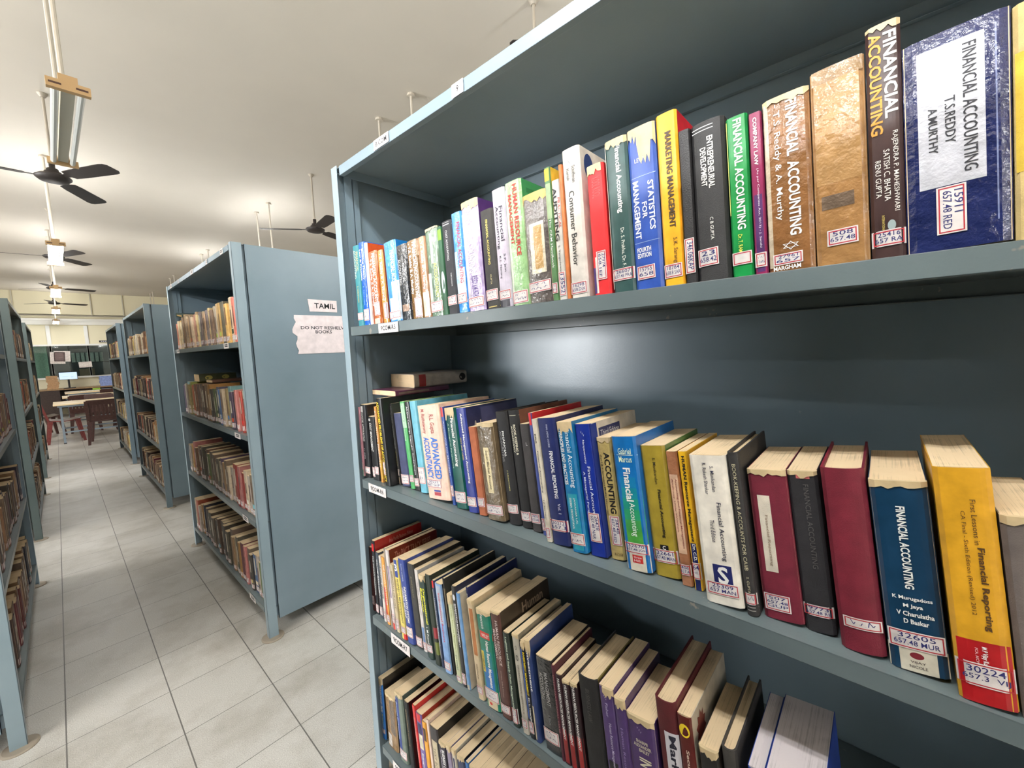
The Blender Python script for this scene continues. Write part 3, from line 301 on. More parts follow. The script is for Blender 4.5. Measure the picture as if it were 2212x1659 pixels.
 ('R7', 'yellow book with blue top', 1.0275, 0.606, 0.0254, 0.2364, 0.1008, 0, (232, 212, 110), 'gloss', None, 'page', [('r', (46, 70, 150), 0, 1, 0.78, 1.0), ('h', '3', 'white', 0.3, 0.8, 0.86, 0.95, 1), ('t', 'RESEARCH METHODOLOGY', (50, 50, 60), 0.5, 0.8, 0.2, 0.76, 0), ('t', 'C.R. KOTHARI', (60, 60, 80), 0.2, 0.4, 0.3, 0.7, 0), ('L', 0.08, 0.16, ['~', '~'], 0.04, 0.96, 'h'), ('r', (206, 40, 40), 0.5, 1, 0.0, 0.07)]),
 ('R7', 'blue book with white two-line title', 0.9997, 0.607, 0.0343, 0.2464, 0.108, 0, (52, 70, 140), 'gloss', None, 'page', [('t', 'INFORMATION SYSTEMS', 'white', 0.5, 0.78, 0.25, 0.68, 1), ('t', 'CONTROL AND AUDIT', 'white', 0.18, 0.42, 0.3, 0.66, 1), ('t', 'RON WEBER', (190, 200, 225), 0.45, 0.6, 0.74, 0.95, 0), ('L', 0.08, 0.2, ['~', '~'], 0.04, 0.96, 'h')]),
 ('R7', 'charcoal book with faded lettering', 0.9648, 0.614, 0.0316, 0.2414, 0.108, 0, (58, 56, 52), 'cloth', (30, 28, 26), 'page', [('t', 'BUSINESS POLICY', (130, 124, 90), 0.45, 0.65, 0.6, 0.85, 0), ('L', 0.02, 0.13, ['~', '~'], 0.04, 0.96, 'h')]),
 ('R7', 'narrow white and blue book', 0.9325, 0.616, 0.0172, 0.2333, 0.108, 0, (206, 198, 190), 'paper', None, 'page', [('r', (104, 134, 176), 0, 1, 0.03, 0.3), ('t', 'Organisation', (130, 120, 120), 0.4, 0.7, 0.45, 0.85, 0), ('L', 0.03, 0.12, ['~', '~'], 0.04, 0.96, 'h')]),
 ('R7', 'dark green book with yellow lettering', 0.9046, 0.609, 0.0268, 0.2313, 0.108, 0, (36, 58, 52), 'gloss', (24, 44, 38), 'page', [('t', 'Organisational', (232, 226, 60), 0.5, 0.85, 0.42, 0.85, 1), ('t', 'Behavior', (232, 226, 60), 0.1, 0.45, 0.55, 0.84, 1), ('t', 'L M Prasad', 'white', 0.4, 0.7, 0.18, 0.38, 0), ('L', 0.08, 0.17, ['~', '~'], 0.04, 0.96, 'h'), ('w', 'pagetan', 0.0, 1.0, 0.93)]),
 ('R7', 'black-green book with red and olive bands', 0.8684, 0.607, 0.022, 0.2454, 0.108, 0, (24, 38, 26), 'gloss', None, 'page', [('r', (150, 40, 50), 0.5, 1, 0.3, 0.42), ('r', (110, 120, 50), 0.5, 1, 0.12, 0.26)]),
 ('R7', 'thin navy book with red top', 0.8459, 0.611, 0.0099, 0.2344, 0.108, 0, (50, 60, 84), 'gloss', None, 'page', [('r', (212, 40, 40), 0, 1, 0.92, 1.0), ('r', (225, 220, 215), 0, 0.3, 0.1, 0.9), ('t', 'Human Resource Management', (200, 205, 215), 0.45, 0.75, 0.25, 0.8, 0)]),
 ('R7', 'light blue book with red lettering', 0.8278, 0.607, 0.0275, 0.2364, 0.108, 0, (130, 164, 208), 'paper', (40, 44, 56), 'page', [('t', 'International Business', (200, 70, 80), 0.45, 0.7, 0.35, 0.9, 0), ('r', (170, 180, 195), 0, 1, 0.55, 0.98), ('L', 0.04, 0.13, ['~', '~'], 0.04, 0.96, 'h')]),
 ('R7', 'dark brown-black book', 0.7998, 0.614, 0.007, 0.2545, 0.108, 0, (40, 38, 34), 'cloth', None, 'page', [('r', (110, 96, 74), 0.2, 1, 0.5, 0.9)]),
 ('R7', 'pale yellow-green book', 0.7777, 0.606, 0.0183, 0.2263, 0.108, 0, (206, 210, 170), 'paper', None, 'page', [('t', 'Human Resource Management', (150, 160, 70), 0.5, 0.8, 0.35, 0.85, 0), ('t', 'GHOSH', (90, 110, 90), 0.4, 0.7, 0.15, 0.32, 0), ('w', 'pagetan', 0.0, 1.0, 0.9), ('L', 0.02, 0.08, ['~', '~'], 0.04, 0.96, 'h')]),
 ('R7', 'black book with round white emblem', 0.755, 0.606, 0.0145, 0.2555, 0.108, 0, (30, 30, 34), 'gloss', (26, 34, 60), 'page', [('e', (215, 215, 220), 0.2, 0.8, 0.86, 0.92), ('t', 'MARKETING MANAGEMENT', 'white', 0.5, 0.8, 0.4, 0.83, 1), ('t', 'An International Text', 'white', 0.2, 0.4, 0.45, 0.83, 0), ('L', 0.03, 0.14, ['~', '~'], 0.04, 0.96, 'h')]),
 ('R7', 'narrow light blue book with white edge', 0.74, 0.607, 0.0118, 0.2424, 0.108, 0, (106, 152, 200), 'paper', (190, 180, 160), 'page', [('r', (224, 220, 212), 0, 0.2, 0.02, 0.95), ('r', (180, 170, 150), 0, 1, 0, 0.05)]),
 ('R7', 'navy and white book', 0.7277, 0.63, 0.007, 0.2504, 0.108, 0, (38, 46, 96), 'gloss', None, 'page', [('r', (224, 222, 222), 0.1, 0.95, 0.22, 0.48), ('t', 'Management', (40, 40, 60), 0.4, 0.75, 0.49, 0.75, 0), ('h', 'In', 'white', 0.2, 0.8, 0.9, 0.96, 1), ('L', 0.15, 0.22, ['~', '~'], 0.04, 0.96, 'h')]),
 ('R7', 'cream book with brown patterned band', 0.7001, 0.606, 0.0216, 0.2424, 0.108, 0, (208, 186, 150), 'paper', None, 'page', [('r', (176, 112, 62), 0.3, 0.85, 0.45, 0.92), ('t', 'PERSONNEL', (90, 70, 50), 0.4, 0.6, 0.2, 0.36, 0), ('L', 0.06, 0.14, ['~', '~'], 0.04, 0.96, 'h'), ('w', 'pagetan', 0.0, 1.0, 0.96)]),
 ('R7', 'green and blue book with red band', 0.6719, 0.606, 0.0482, 0.2313, 0.108, 0, (20, 118, 94), 'gloss', (20, 70, 90), 'page', [('r', (20, 122, 130), 0, 1, 0.4, 0.6), ('r', (32, 112, 180), 0, 1, 0.2, 0.42), ('r', (214, 196, 160), 0, 1, 0, 0.2), ('r', (206, 60, 44), 0, 1, 0.72, 0.79), ('h', 'WILEY', 'white', 0.3, 0.8, 0.735, 0.77, 0), ('t', 'Human Resource Management', 'white', 0.45, 0.72, 0.22, 0.7, 1), ('t', 'Ivancevich', 'white', 0.35, 0.55, 0.82, 0.96, 0), ('r', (214, 186, 70), 0.12, 0.3, 0.36, 0.58), ('t', 'TEXT AND CASES', 'ink', 0.16, 0.26, 0.38, 0.56, 0), ('L', 0.08, 0.2, ['~', '~'], 0.04, 0.96, 'h'), ('e', (206, 60, 50), 0.3, 0.5, 0.03, 0.06), ('w', 'pagetan', 0.0, 1.0, 0.965)]),
 ('R7', 'brown book with pale two-line title', 0.623, 0.608, 0.0306, 0.2464, 0.108, 0, (88, 52, 44), 'gloss', (58, 46, 34), 'page', [('nt', 'Human', (150, 130, 110), 0.42, 0.85, 0.85, 0.95, 1), ('t', 'HUMAN RESOURCE', (220, 205, 200), 0.5, 0.75, 0.5, 0.92, 0), ('t', 'MANAGEMENT', (220, 205, 200), 0.18, 0.42, 0.55, 0.83, 0), ('t', 'Concepts, Skills & Practices', (180, 160, 150), 0.45, 0.58, 0.2, 0.45, 0), ('L', 0.05, 0.13, ['~', '~'], 0.04, 0.96, 'h'), ('w', 'pagetan', 0.0, 1.0, 0.985)]),
 ('R7', 'dark green book with pale lettering', 0.5871, 0.607, 0.0181, 0.2122, 0.108, 0, (34, 46, 38), 'gloss', None, 'page', [('t', 'Logistics and Supply Chain Management', (200, 215, 190), 0.35, 0.7, 0.2, 0.96, 1), ('L', 0.04, 0.2, ['~', '~'], 0, 1.0, 't')]),
 ('R7', 'grey-white book with ring marks', 0.559, 0.608, 0.0174, 0.2203, 0.108, 0, (188, 180, 164), 'paper', (150, 140, 120), 'page', [('t', 'ORGANIZATIONAL BEHAVIOUR', (140, 132, 120), 0.45, 0.72, 0.2, 0.7, 1), ('h', 'O', (90, 86, 80), 0.4, 0.7, 0.85, 0.89, 0), ('h', 'O', (90, 86, 80), 0.4, 0.8, 0.74, 0.8, 1), ('L', 0.06, 0.15, ['~', '~'], 0.04, 0.96, 'h'), ('w', 'pagetan', 0.0, 1.0, 0.97)]),
 ('R7', 'black book with yellow and white lettering', 0.539, 0.609, 0.0142, 0.2122, 0.108, 0, (26, 28, 34), 'gloss', None, 'page', [('t', 'INVESTMENT MANAGEMENT', (236, 206, 40), 0.5, 0.85, 0.45, 0.9, 1), ('t', 'Dr. L. Natarajan', 'white', 0.5, 0.85, 0.17, 0.43, 1), ('r', (40, 80, 150), 0, 0.4, 0.2, 0.92), ('L', 0.06, 0.18, ['~', '~'], 0.04, 0.96, 'h'), ('w', 'pagetan', 0.3, 1.0, 0.93)]),
 ('R7', 'cream-topped book with white lettering', 0.5243, 0.61, 0.0134, 0.2213, 0.108, 0, (42, 60, 110), 'gloss', None, 'page', [('t', 'Investment', 'white', 0.3, 0.75, 0.5, 0.9, 1), ('r', (206, 190, 160), 0, 0.4, 0.02, 0.35), ('w', 'pagetan', 0.0, 1.0, 0.86)]),
 ('R7', 'black book with scuffed grey title', 0.5007, 0.612, 0.0418, 0.1981, 0.108, 0, (42, 40, 40), 'plastic', (24, 22, 22), 'page', [('t', 'MANAGEMENT', (150, 146, 144), 0.5, 0.72, 0.5, 0.86, 1), ('t', 'ACCOUNTING', (150, 146, 144), 0.2, 0.42, 0.55, 0.84, 1), ('t', 'S. PILLAI', (140, 140, 140), 0.5, 0.6, 0.3, 0.4, 0), ('L', 0.1, 0.24, ['~', '~'], 0.04, 0.96, 'h')]),
 ('R7', 'thin maroon book', 0.4577, 0.612, 0.007, 0.1981, 0.108, 0, (84, 30, 46), 'paper', None, 'page', [('t', 'INTERNATIONAL HRM', (170, 120, 120), 0.3, 0.7, 0.3, 0.9, 0)]),
 ('R7', 'black-to-red book, left of three alike', 0.4503, 0.612, 0.015, 0.1841, 0.108, 0, (48, 22, 30), 'gloss', None, 'page', [('r', (150, 26, 30), 0, 1, 0.02, 0.4), ('t', 'HUMAN RESOURCES MANAGEMENT', 'white', 0.35, 0.7, 0.28, 0.96, 1)]),
 ('R7', 'black-to-red book, middle of three alike', 0.4348, 0.612, 0.0169, 0.179, 0.108, 0, (44, 22, 28), 'gloss', None, 'page', [('r', (160, 28, 30), 0, 1, 0.02, 0.4), ('t', 'HUMAN RESOURCES MANAGEMENT', 'white', 0.35, 0.7, 0.28, 0.96, 1), ('w', 'pagetan', 0.0, 1.0, 0.975)]),
 ('R7', 'black-to-red book, right of three alike', 0.4151, 0.612, 0.0159, 0.1851, 0.108, 0, (40, 20, 24), 'gloss', None, 'page', [('r', (172, 30, 30), 0, 1, 0.02, 0.42), ('t', 'HUMAN RESOURCES MANAGEMENT', 'white', 0.35, 0.7, 0.28, 0.96, 1), ('w', 'pagetan', 0.0, 1.0, 0.965)]),
 ('R7', 'tall black hardback with pictorial cover', 0.3952, 0.612, 0.0437, 0.2122, 0.108, 0, (32, 30, 30), 'hard', (106, 92, 44), 'page', [('ne', (30, 26, 24), 0.2, 0.55, 0.45, 0.9, 0), ('ne', (150, 126, 50), 0.28, 0.48, 0.5, 0.8, 0), ('ne', (36, 30, 28), 0.6, 0.95, 0.7, 1, 0), ('t', 'BUSINESS LAW', (74, 70, 66), 0.4, 0.6, 0.6, 0.9, 0)]),
 ('R7', 'purple book with white lettering', 0.3479, 0.612, 0.0298, 0.2152, 0.108, 0, (80, 56, 110), 'gloss', None, 'page', [('t', 'Human Resource Management', (205, 195, 220), 0.45, 0.68, 0.3, 0.7, 0), ('t', 'Fisher', (190, 180, 210), 0.4, 0.58, 0.75, 0.87, 0), ('h', '✓✓', (210, 200, 225), 0.3, 0.55, 0.9, 0.94, 0), ('r', (30, 28, 36), 0, 1, 0.1, 0.36), ('w', 'pagetan', 0.3, 1.0, 0.93)]),
 ('R7', 'narrower purple book with torn cream top', 0.3175, 0.612, 0.0218, 0.2092, 0.108, 0, (76, 52, 104), 'gloss', None, 'page', [('t', 'Human Resource', (150, 130, 180), 0.4, 0.62, 0.3, 0.75, 0), ('w', 'pagetan', 0.0, 1.0, 0.93)]),
 ('R7', 'large purple book with INV lettering', 0.2951, 0.612, 0.0508, 0.1951, 0.108, 0, (72, 46, 98), 'gloss', None, 'page', [('h', 'SHARPE', (205, 195, 175), 0.3, 0.72, 0.77, 0.8, 1), ('h', 'ALEXANDER', (205, 195, 175), 0.2, 0.82, 0.73, 0.76, 1), ('h', 'BAILEY', (205, 195, 175), 0.38, 0.75, 0.69, 0.72, 1), ('t', 'INVESTMENTS', (214, 206, 180), 0.35, 0.78, 0.1, 0.64, 1), ('h', '✓✓', (190, 180, 200), 0.35, 0.55, 0.87, 0.92, 0), ('w', 'pagetan', 0.0, 1.0, 0.95)]),
 ('R7', 'maroon hardback with white title strip', 0.2378, 0.612, 0.0358, 0.2535, 0.108, 0, (88, 20, 26), 'hard', (92, 26, 32), 'page', [('r', (205, 200, 205), 0.35, 0.98, 0.1, 0.8), ('t', 'Marketing', (30, 28, 44), 0.45, 0.85, 0.3, 0.78, 1)]),
 ('R7', 'dark red book with cream cover face', 0.2014, 0.612, 0.0227, 0.2464, 0.108, 0, (92, 24, 20), 'gloss', (196, 184, 164), 'page', [('ne', (104, 40, 32), 0.1, 0.34, 0.72, 0.96, 1), ('e', (236, 206, 40), 0.12, 0.85, 0.86, 0.95), ('t', 'Securities Analysis', (214, 190, 170), 0.4, 0.68, 0.3, 0.78, 1)]),
 ('R7', 'black-spined book with small white label', 0.1711, 0.612, 0.0288, 0.2132, 0.108, 0, (30, 27, 26), 'gloss', (70, 60, 52), 'page', [('r', (206, 196, 188), 0.3, 0.85, 0.72, 0.84), ('h', 'SDE', (70, 40, 40), 0.38, 0.8, 0.75, 0.8, 1), ('w', 'pagetan', 0.0, 1.0, 0.95)]),
 ('R7', 'grey clothbound book', 0.1369, 0.612, 0.0209, 0.2333, 0.108, 0, (62, 58, 54), 'hard', (58, 54, 52), 'page', []),
 ('R7', 'thick white-paged book with blue cover', 0.1018, 0.612, 0.0209, 0.2253, 0.108, 0, (40, 70, 150), 'paper', None, 'pagewhite', []),
 ('R7', 'thickest white-paged book with blue cover', 0.0792, 0.612, 0.0666, 0.2313, 0.108, 0, (36, 64, 150), 'paper', None, 'pagewhite', []),
 ('R8', 'blue book with white slanted lettering', 1.2185, 0.62, 0.0219, 0.2171, 0.0, 0, (44, 112, 190), 'gloss', (40, 36, 34), 'page', [('t', 'STOCK EXCHANGE / TRADE', 'white', 0.2, 0.75, 0.45, 0.9, 1), ('t', 'RAJAN', (226, 216, 70), 0.4, 0.65, 0.2, 0.42, 1), ('L', 0.1, 0.17, ['~', '~'], 0.04, 0.96, 'h'), ('w', 'pagetan', 0.0, 1.0, 0.88)]),
 ('R8', 'brown book in torn plastic wrap', 1.1835, 0.62, 0.061, 0.1859, 0.016, 0, (150, 118, 80), 'plastic', (40, 36, 34), 'page', [('r', (216, 206, 196), 0.15, 0.5, 0.03, 0.26), ('r', (110, 92, 76), 0.5, 0.9, 0.3, 0.95), ('w', 'pagetan', 0.0, 1.0, 0.95)]),
 ('R8', 'blue and grey-green book', 1.1063, 0.618, 0.0428, 0.2281, 0.052, 0, (112, 124, 112), 'paper', None, 'page', [('r', (52, 72, 140), 0, 0.48, 0.05, 0.92), ('t', 'Business Environment', (190, 200, 225), 0.1, 0.3, 0.3, 0.85, 0), ('L', 0.06, 0.18, ['~', '~'], 0.04, 0.96, 'h'), ('w', 'pagetan', 0.0, 1.0, 0.95)]),
 ('R8', 'black book with faded gold lettering', 1.0387, 0.614, 0.0214, 0.2322, 0.0859, 0, (34, 35, 36), 'cloth', (24, 24, 24), 'page', [('t', 'MANAGEMENT SCIENCE', (150, 130, 90), 0.4, 0.6, 0.4, 0.9, 0)]),
 ('R8', 'narrow red book', 0.9846, 0.612, 0.0144, 0.2502, 0.1, 0, (214, 48, 48), 'gloss', None, 'page', [('t', 'Entrepreneurship Development', 'white', 0.25, 0.55, 0.3, 0.85, 0)]),
 ('R8', 'red, navy and lilac book', 0.9694, 0.612, 0.0289, 0.2372, 0.1, 0, (112, 96, 158), 'gloss', (160, 34, 26), 'page', [('r', (204, 48, 48), 0, 1, 0.9, 1.0), ('r', (36, 36, 84), 0, 1, 0.74, 0.88), ('r', (218, 206, 176), 0, 1, 0.55, 0.74), ('r', (196, 190, 160), 0.2, 0.8, 0.58, 0.7), ('t', 'Entrepreneurship', 'white', 0.35, 0.7, 0.08, 0.5, 1)]),
 ('R8', 'amber book', 0.94, 0.612, 0.0195, 0.2271, 0.1, 0, (222, 158, 56), 'paper', None, 'page', [('r', (70, 54, 36), 0.2, 0.8, 0.75, 0.92)]),
 ('R8', 'pink-cream book', 0.9155, 0.612, 0.0119, 0.2462, 0.1, 0, (222, 196, 180), 'paper', None, 'page', []),
 ('R8', 'black book with cream panel', 0.9031, 0.612, 0.0365, 0.2372, 0.1, 0, (62, 58, 58), 'paper', (26, 24, 22), 'page', [('r', (200, 184, 152), 0, 1, 0.1, 0.84), ('t', 'TEXT BOOK', (120, 110, 90), 0.3, 0.6, 0.4, 0.75, 0)]),
 ('R8', 'black book with white capital title', 0.866, 0.612, 0.0321, 0.2141, 0.1, 0, (44, 36, 52), 'gloss', None, 'page', [('t', 'BUSINESS COMMUNICATION', 'white', 0.45, 0.8, 0.3, 0.92, 1), ('t', 'R. Rajendra Pal', (190, 180, 200), 0.15, 0.35, 0.4, 0.9, 0), ('w', 'pagetan', 0.0, 1.0, 0.96)]),
 ('R8', 'grey-lilac narrow book', 0.8294, 0.612, 0.0189, 0.2271, 0.1, 0, (140, 128, 150), 'paper', None, 'page', [('w', 'pagetan', 0.0, 1.0, 0.93)]),
 ('R8', 'narrow cream book', 0.8061, 0.612, 0.0159, 0.2301, 0.1, 0, (206, 196, 176), 'paper', None, 'page', [('r', (60, 60, 90), 0.3, 0.7, 0.5, 0.9), ('w', 'pagetan', 0.0, 1.0, 0.94)]),
 ('R8', 'mottled dark blue book', 0.7854, 0.612, 0.0289, 0.2271, 0.1, 0, (70, 76, 100), 'cloth', (34, 30, 30), 'page', [('w', 'pagetan', 0.0, 1.0, 0.95)]),
 ('R8', 'narrow blue book with dusty top', 0.7501, 0.612, 0.0119, 0.2301, 0.1, 0, (60, 110, 170), 'paper', None, 'page', []),
 ('R8', 'cream-paged worn book', 0.7361, 0.612, 0.0328, 0.2301, 0.1, 0, (190, 170, 130), 'paper', None, 'page', [('w', 'pagetan', 0.0, 1.0, 0.95)]),
 ('R8', 'grey-brown worn book', 0.6991, 0.612, 0.0318, 0.2402, 0.1, 0, (120, 104, 86), 'paper', None, 'page', [('w', 'pagetan', 0.0, 1.0, 0.95)]),
 ('R8', 'dusty grey book', 0.6633, 0.612, 0.0358, 0.2482, 0.1, 0, (130, 122, 116), 'paper', None, 'page', [('w', 'pagetan', 0.0, 1.0, 0.95)]),
 ('R8', 'dark maroon worn book', 0.6245, 0.612, 0.0289, 0.2563, 0.1, 0, (60, 30, 34), 'paper', None, 'page', [('w', 'pagetan', 0.0, 1.0, 0.95)]),
 ('R8', 'tan worn book', 0.5916, 0.612, 0.0418, 0.2653, 0.1, 0, (150, 124, 90), 'paper', None, 'page', [('w', 'pagetan', 0.0, 1.0, 0.95)]),
]
BOOKS0 = BOOKS
BOOKS = [(0,)+b for b in BOOKS0]


# ------------------------------------------------------------------ lettering (all strings turned to outlines in one go, before the scene fills up)
SIGNS = ['TAMIL', 'DO NOT RESHELVE', 'BOOKS', 'B.COM', '9', '9COM-R5', '9COM-R6', '9COM-R7', '9COM-R8']
want = {(s, 1) for s in SIGNS}
for bk in BOOKS:
    for d in bk[13]:
        if d[0] in ('t', 'h', 'nt'): want.add((d[1], d[7]))
        if d[0] == 'L':
            for s in d[3]:
                if s not in ('', '~'): want.add((s, 0))
GLYPH = {}
tmp = []
for s, bold in sorted(want):
    cu = bpy.data.curves.new('lettering', 'FONT'); cu.body = s; cu.size = 1; cu.resolution_u = 2; cu.fill_mode = 'FRONT'
    cu.offset = (.016 if s in SIGNS else .026) if bold else .004
    o = bpy.data.objects.new('lettering', cu); C.objects.link(o); tmp.append((s, bold, o, cu))
bpy.context.view_layer.update()
dg = bpy.context.evaluated_depsgraph_get()
for s, bold, o, cu in tmp:
    me = o.evaluated_get(dg).to_mesh()
    vs_ = [(v.co.x, v.co.y) for v in me.vertices]; fs = [tuple(p.vertices) for p in me.polygons]
    if vs_:
        x0 = min(v[0] for v in vs_); x1 = max(v[0] for v in vs_); y0 = min(v[1] for v in vs_); y1 = max(v[1] for v in vs_)
        GLYPH[(s, bold)] = ([((x-x0)/max(x1-x0, 1e-6), (y-y0)/max(y1-y0, 1e-6)) for x, y in vs_], fs, (x1-x0)/max(y1-y0, 1e-6))
for s, bold, o, cu in tmp:
    bpy.data.objects.remove(o); bpy.data.curves.remove(cu)
def put_text(mb, s, bold, fn, m):
    """fn maps (a along the line, b up) in 0..1 to 3-D"""
    if (s, bold) not in GLYPH: return
    vs_, fs, _ = GLYPH[(s, bold)]
    n = len(mb.v); mb.v += [tuple(fn(a, b)) for a, b in vs_]
    for f in fs: mb.f.append(tuple(n+i for i in f)); mb.m.append(m)

# ------------------------------------------------------------------ one book: local x inward, y from 0 (far side) to -T (near side), z up
def spine_x(u, T, kind):
    rc = min(.0035, T*.28); bul = .004 if kind == 'hard' else (.0012 if T > .02 else .0005)
    q = abs(2*u-1)
    return rc*(1-(max(0, 1-q**5))**.2) - bul*(1-q*q) + bul
def make_book(root, T, h, D, cover, kind, near, pages, decor):
    rr = random.Random(round(T*1e5)+round(h*1e5))
    t = .0026 if kind == 'hard' else .0009
    over = .004 if kind == 'hard' else .0005
    cm = mat(cover, kind); nm = mat(near, 'gloss' if kind != 'hard' else 'hard') if near else cm
    N = 10
    pr = [(D, 0.)] + [(spine_x(i/N, T, kind), -T*i/N) for i in range(N+1)] + [(D, -T)]
    inn = [(D, -t)] + [(spine_x(i/N, T, kind)+t, -t-(T-2*t)*i/N) for i in range(N+1)] + [(D, -T+t)]
    mb = M(); n = len(pr)
    for P in (pr, inn):
        for z in (0, h): mb.v += [(x, y, z) for x, y in P]
    oB, oT, iB, iT = 0, n, 2*n, 3*n
    for i in range(n-1):
        mi = 1 if i == n-2 else 0
        mb.f += [(oB+i, oB+i+1, oT+i+1, oT+i), (iB+i+1, iB+i, iT+i, iT+i+1), (oT+i, oT+i+1, iT+i+1, iT+i), (oB+i+1, oB+i, iB+i, iB+i+1)]
        mb.m += [mi, 0, mi, 0]
    for i in (0, n-1):
        mb.f.append((oB+i, oT+i, iT+i, iB+i)); mb.m.append(1 if i else 0)
    mats = [cm, nm]
    def mi_(c, k='flat'):
        q = mat(c, k)
        if q not in mats: mats.append(q)
        return mats.index(q)
    sx = lambda u, e: spine_x(min(1, max(0, u)), T, kind)-e
    sk = kind if kind in ('plastic', 'cloth', 'gloss', 'paper') else 'flat'
    def rect(target, mi, u0, u1, v0, v1, e):
        K = 5
        for i in range(K):
            a = u0+(u1-u0)*i/K; b = u0+(u1-u0)*(i+1)/K
            target.face([(sx(a, e), -a*T, v0*h), (sx(a, e), -a*T, v1*h), (sx(b, e), -b*T, v1*h), (sx(b, e), -b*T, v0*h)], mi)
    def ell(target, mi, u0, u1, v0, v1, e):
        pts = []
        for i in range(24):
            u = (u0+u1)/2+(u1-u0)/2*math.cos(2*PI*i/24); v = (v0+v1)/2+(v1-v0)/2*math.sin(2*PI*i/24)
            pts.append((sx(u, e), -u*T, v*h))
        target.face(pts, mi)
    let = M(); lm = []
    e = .0002
    for d in decor:
        if d[0] == 'r': e += .00004; rect(mb, mi_(d[1], sk), *d[2:6], e)
        elif d[0] == 'e': e += .00004; ell(mb, mi_(d[1]), *d[2:6], e)
        elif d[0] in ('t', 'h'):
            _, s, c, u0, u1, v0, v1, bold = d
            q = mat(c)
            if q not in lm: lm.append(q)
            k = lm.index(q); ee = .0007
            if s == '\u2713\u2713':
                for j in range(3):
                    a = u0+(u1-u0)*(.1+.28*j); v = v1-(v1-v0)*(.2+.3*j); w_ = (u1-u0)*.3; hh = (v1-v0)*.28
                    let.face([(sx(p, ee), -p*T, z*h) for p, z in ((a, v+hh), (a+w_*.4, v-hh*.3), (a+w_, v+hh*.7), (a+w_*.5, v-hh))], k)
            elif s == '\u25CF': ell(let, k, u0, u1, v0, v1, ee)
            elif s == '\u2721':
                for up in (1, -1):
                    P3 = [((u0+u1)/2+(u1-u0)/2*math.cos(PI/2*up+2*PI*i/3), (v0+v1)/2+(v1-v0)/2*math.sin(PI/2*up+2*PI*i/3)) for i in range(3)]
                    for i in range(3):
                        a, b = P3[i], P3[(i+1) % 3]; cx, cy = (u0+u1)/2, (v0+v1)/2; g = .82
                        a2 = (cx+(a[0]-cx)*g, cy+(a[1]-cy)*g); b2 = (cx+(b[0]-cx)*g, cy+(b[1]-cy)*g)
                        let.face([(sx(p, ee), -p*T, z*h) for p, z in (a, b, b2, a2)], k)
            elif d[0] == 't': put_text(let, s, bold, lambda a, b: (sx(u0+b*(u1-u0), ee), -(u0+b*(u1-u0))*T, (v1-a*(v1-v0))*h), k)
            else: put_text(let, s, bold, lambda a, b: (sx(u0+a*(u1-u0), ee), -(u0+a*(u1-u0))*T, (v0+b*(v1-v0))*h), k)
    for d in decor:
        if d[0] in ('nr', 'ne'):
            k = mi_(d[1]); a0, a1, v0, v1 = d[2:6]; yy = -T-.0003
            if d[0] == 'nr': mb.face([(a0*D, yy, v0*h), (a1*D, yy, v0*h), (a1*D, yy, v1*h), (a0*D, yy, v1*h)], k)
            else: mb.face([((a0+a1)/2*D+(a1-a0)/2*D*math.cos(2*PI*i/20)*(1 if i % 2 or not d[6] else .7), yy, (v0+v1)/2*h+(v1-v0)/2*h*math.sin(2*PI*i/20)*(1 if i % 2 or not d[6] else .7)) for i in range(20)], k)
        elif d[0] == 'nt':
            _, s, c, a0, a1, v0, v1, bold = d; q = mat(c)
            if q not in lm: lm.append(q)
            put_text(let, s, bold, lambda a, b: ((a0+a*(a1-a0))*D, -T-.0006, (v0+b*(v1-v0))*h), lm.index(q))
    cv = mb.build('cover', mats, root)
    pm = M(); y0, y1 = -t*1.05, -T+t*1.05; x0 = .003+t; sag = min(.0022, T*.06)*(.3+rr.random())
    xs = [x0+(D-over-.0015-x0)*i/5 for i in range(6)]
    prof = lambda x: (h-over*1.2 if kind == 'hard' else h+.0002)
    rings = []
    for x in xs: rings.append([(x, y0, over), (x, y1, over), (x, y1, prof(x)), (x, (y0+y1)/2, prof(x)-(sag*math.sin(PI*(x-x0)/(D-x0)))), (x, y0, prof(x))])
    pm.loft(rings); pm.build('page_block', PG(pages), root)
    if let.f: let.build('lettering', lm, root)
    for d in decor:
        if d[0] == 'w':
            tm = M(); u0, u1, v0 = d[2], d[3], d[4]; K = 9; ee = .0011
            lo = [v0+(1-v0)*rr.uniform(-.35, .5) for _ in range(K+1)]
            for i in range(K):
                a = u0+(u1-u0)*i/K; b = u0+(u1-u0)*(i+1)/K
                tm.face([(sx(a, ee), -a*T, lo[i]*h), (sx(a, ee), -a*T, h*1.0005), (sx(b, ee), -b*T, h*1.0005), (sx(b, ee), -b*T, lo[i+1]*h)])
                tm.face([(sx(a, ee), -a*T, h*1.0005), (sx(a, 0)+.004, -a*T, h*1.001), (sx(b, 0)+.004, -b*T, h*1.001), (sx(b, ee), -b*T, h*1.0005)])
            tm.build('torn_paper', mat(d[1], 'paper'), root)
        elif d[0] == 'L':
            _, v0, v1, lines, u0, u1, dr = d
            lb = M(); ee = .0010
            rect(lb, 0, u0, u1, v0, v1, ee)
            bu = .0014/T; bv = .0012/h
            for q in ((u0+bu, u1-bu, v0+bv, v0+2*bv), (u0+bu, u1-bu, v1-2*bv, v1-bv), (u0+bu, u0+1.8*bu, v0+bv, v1-bv), (u1-1.8*bu, u1-bu, v0+bv, v1-bv)): rect(lb, 1, *q, ee+.0001)
            k = len(lines)
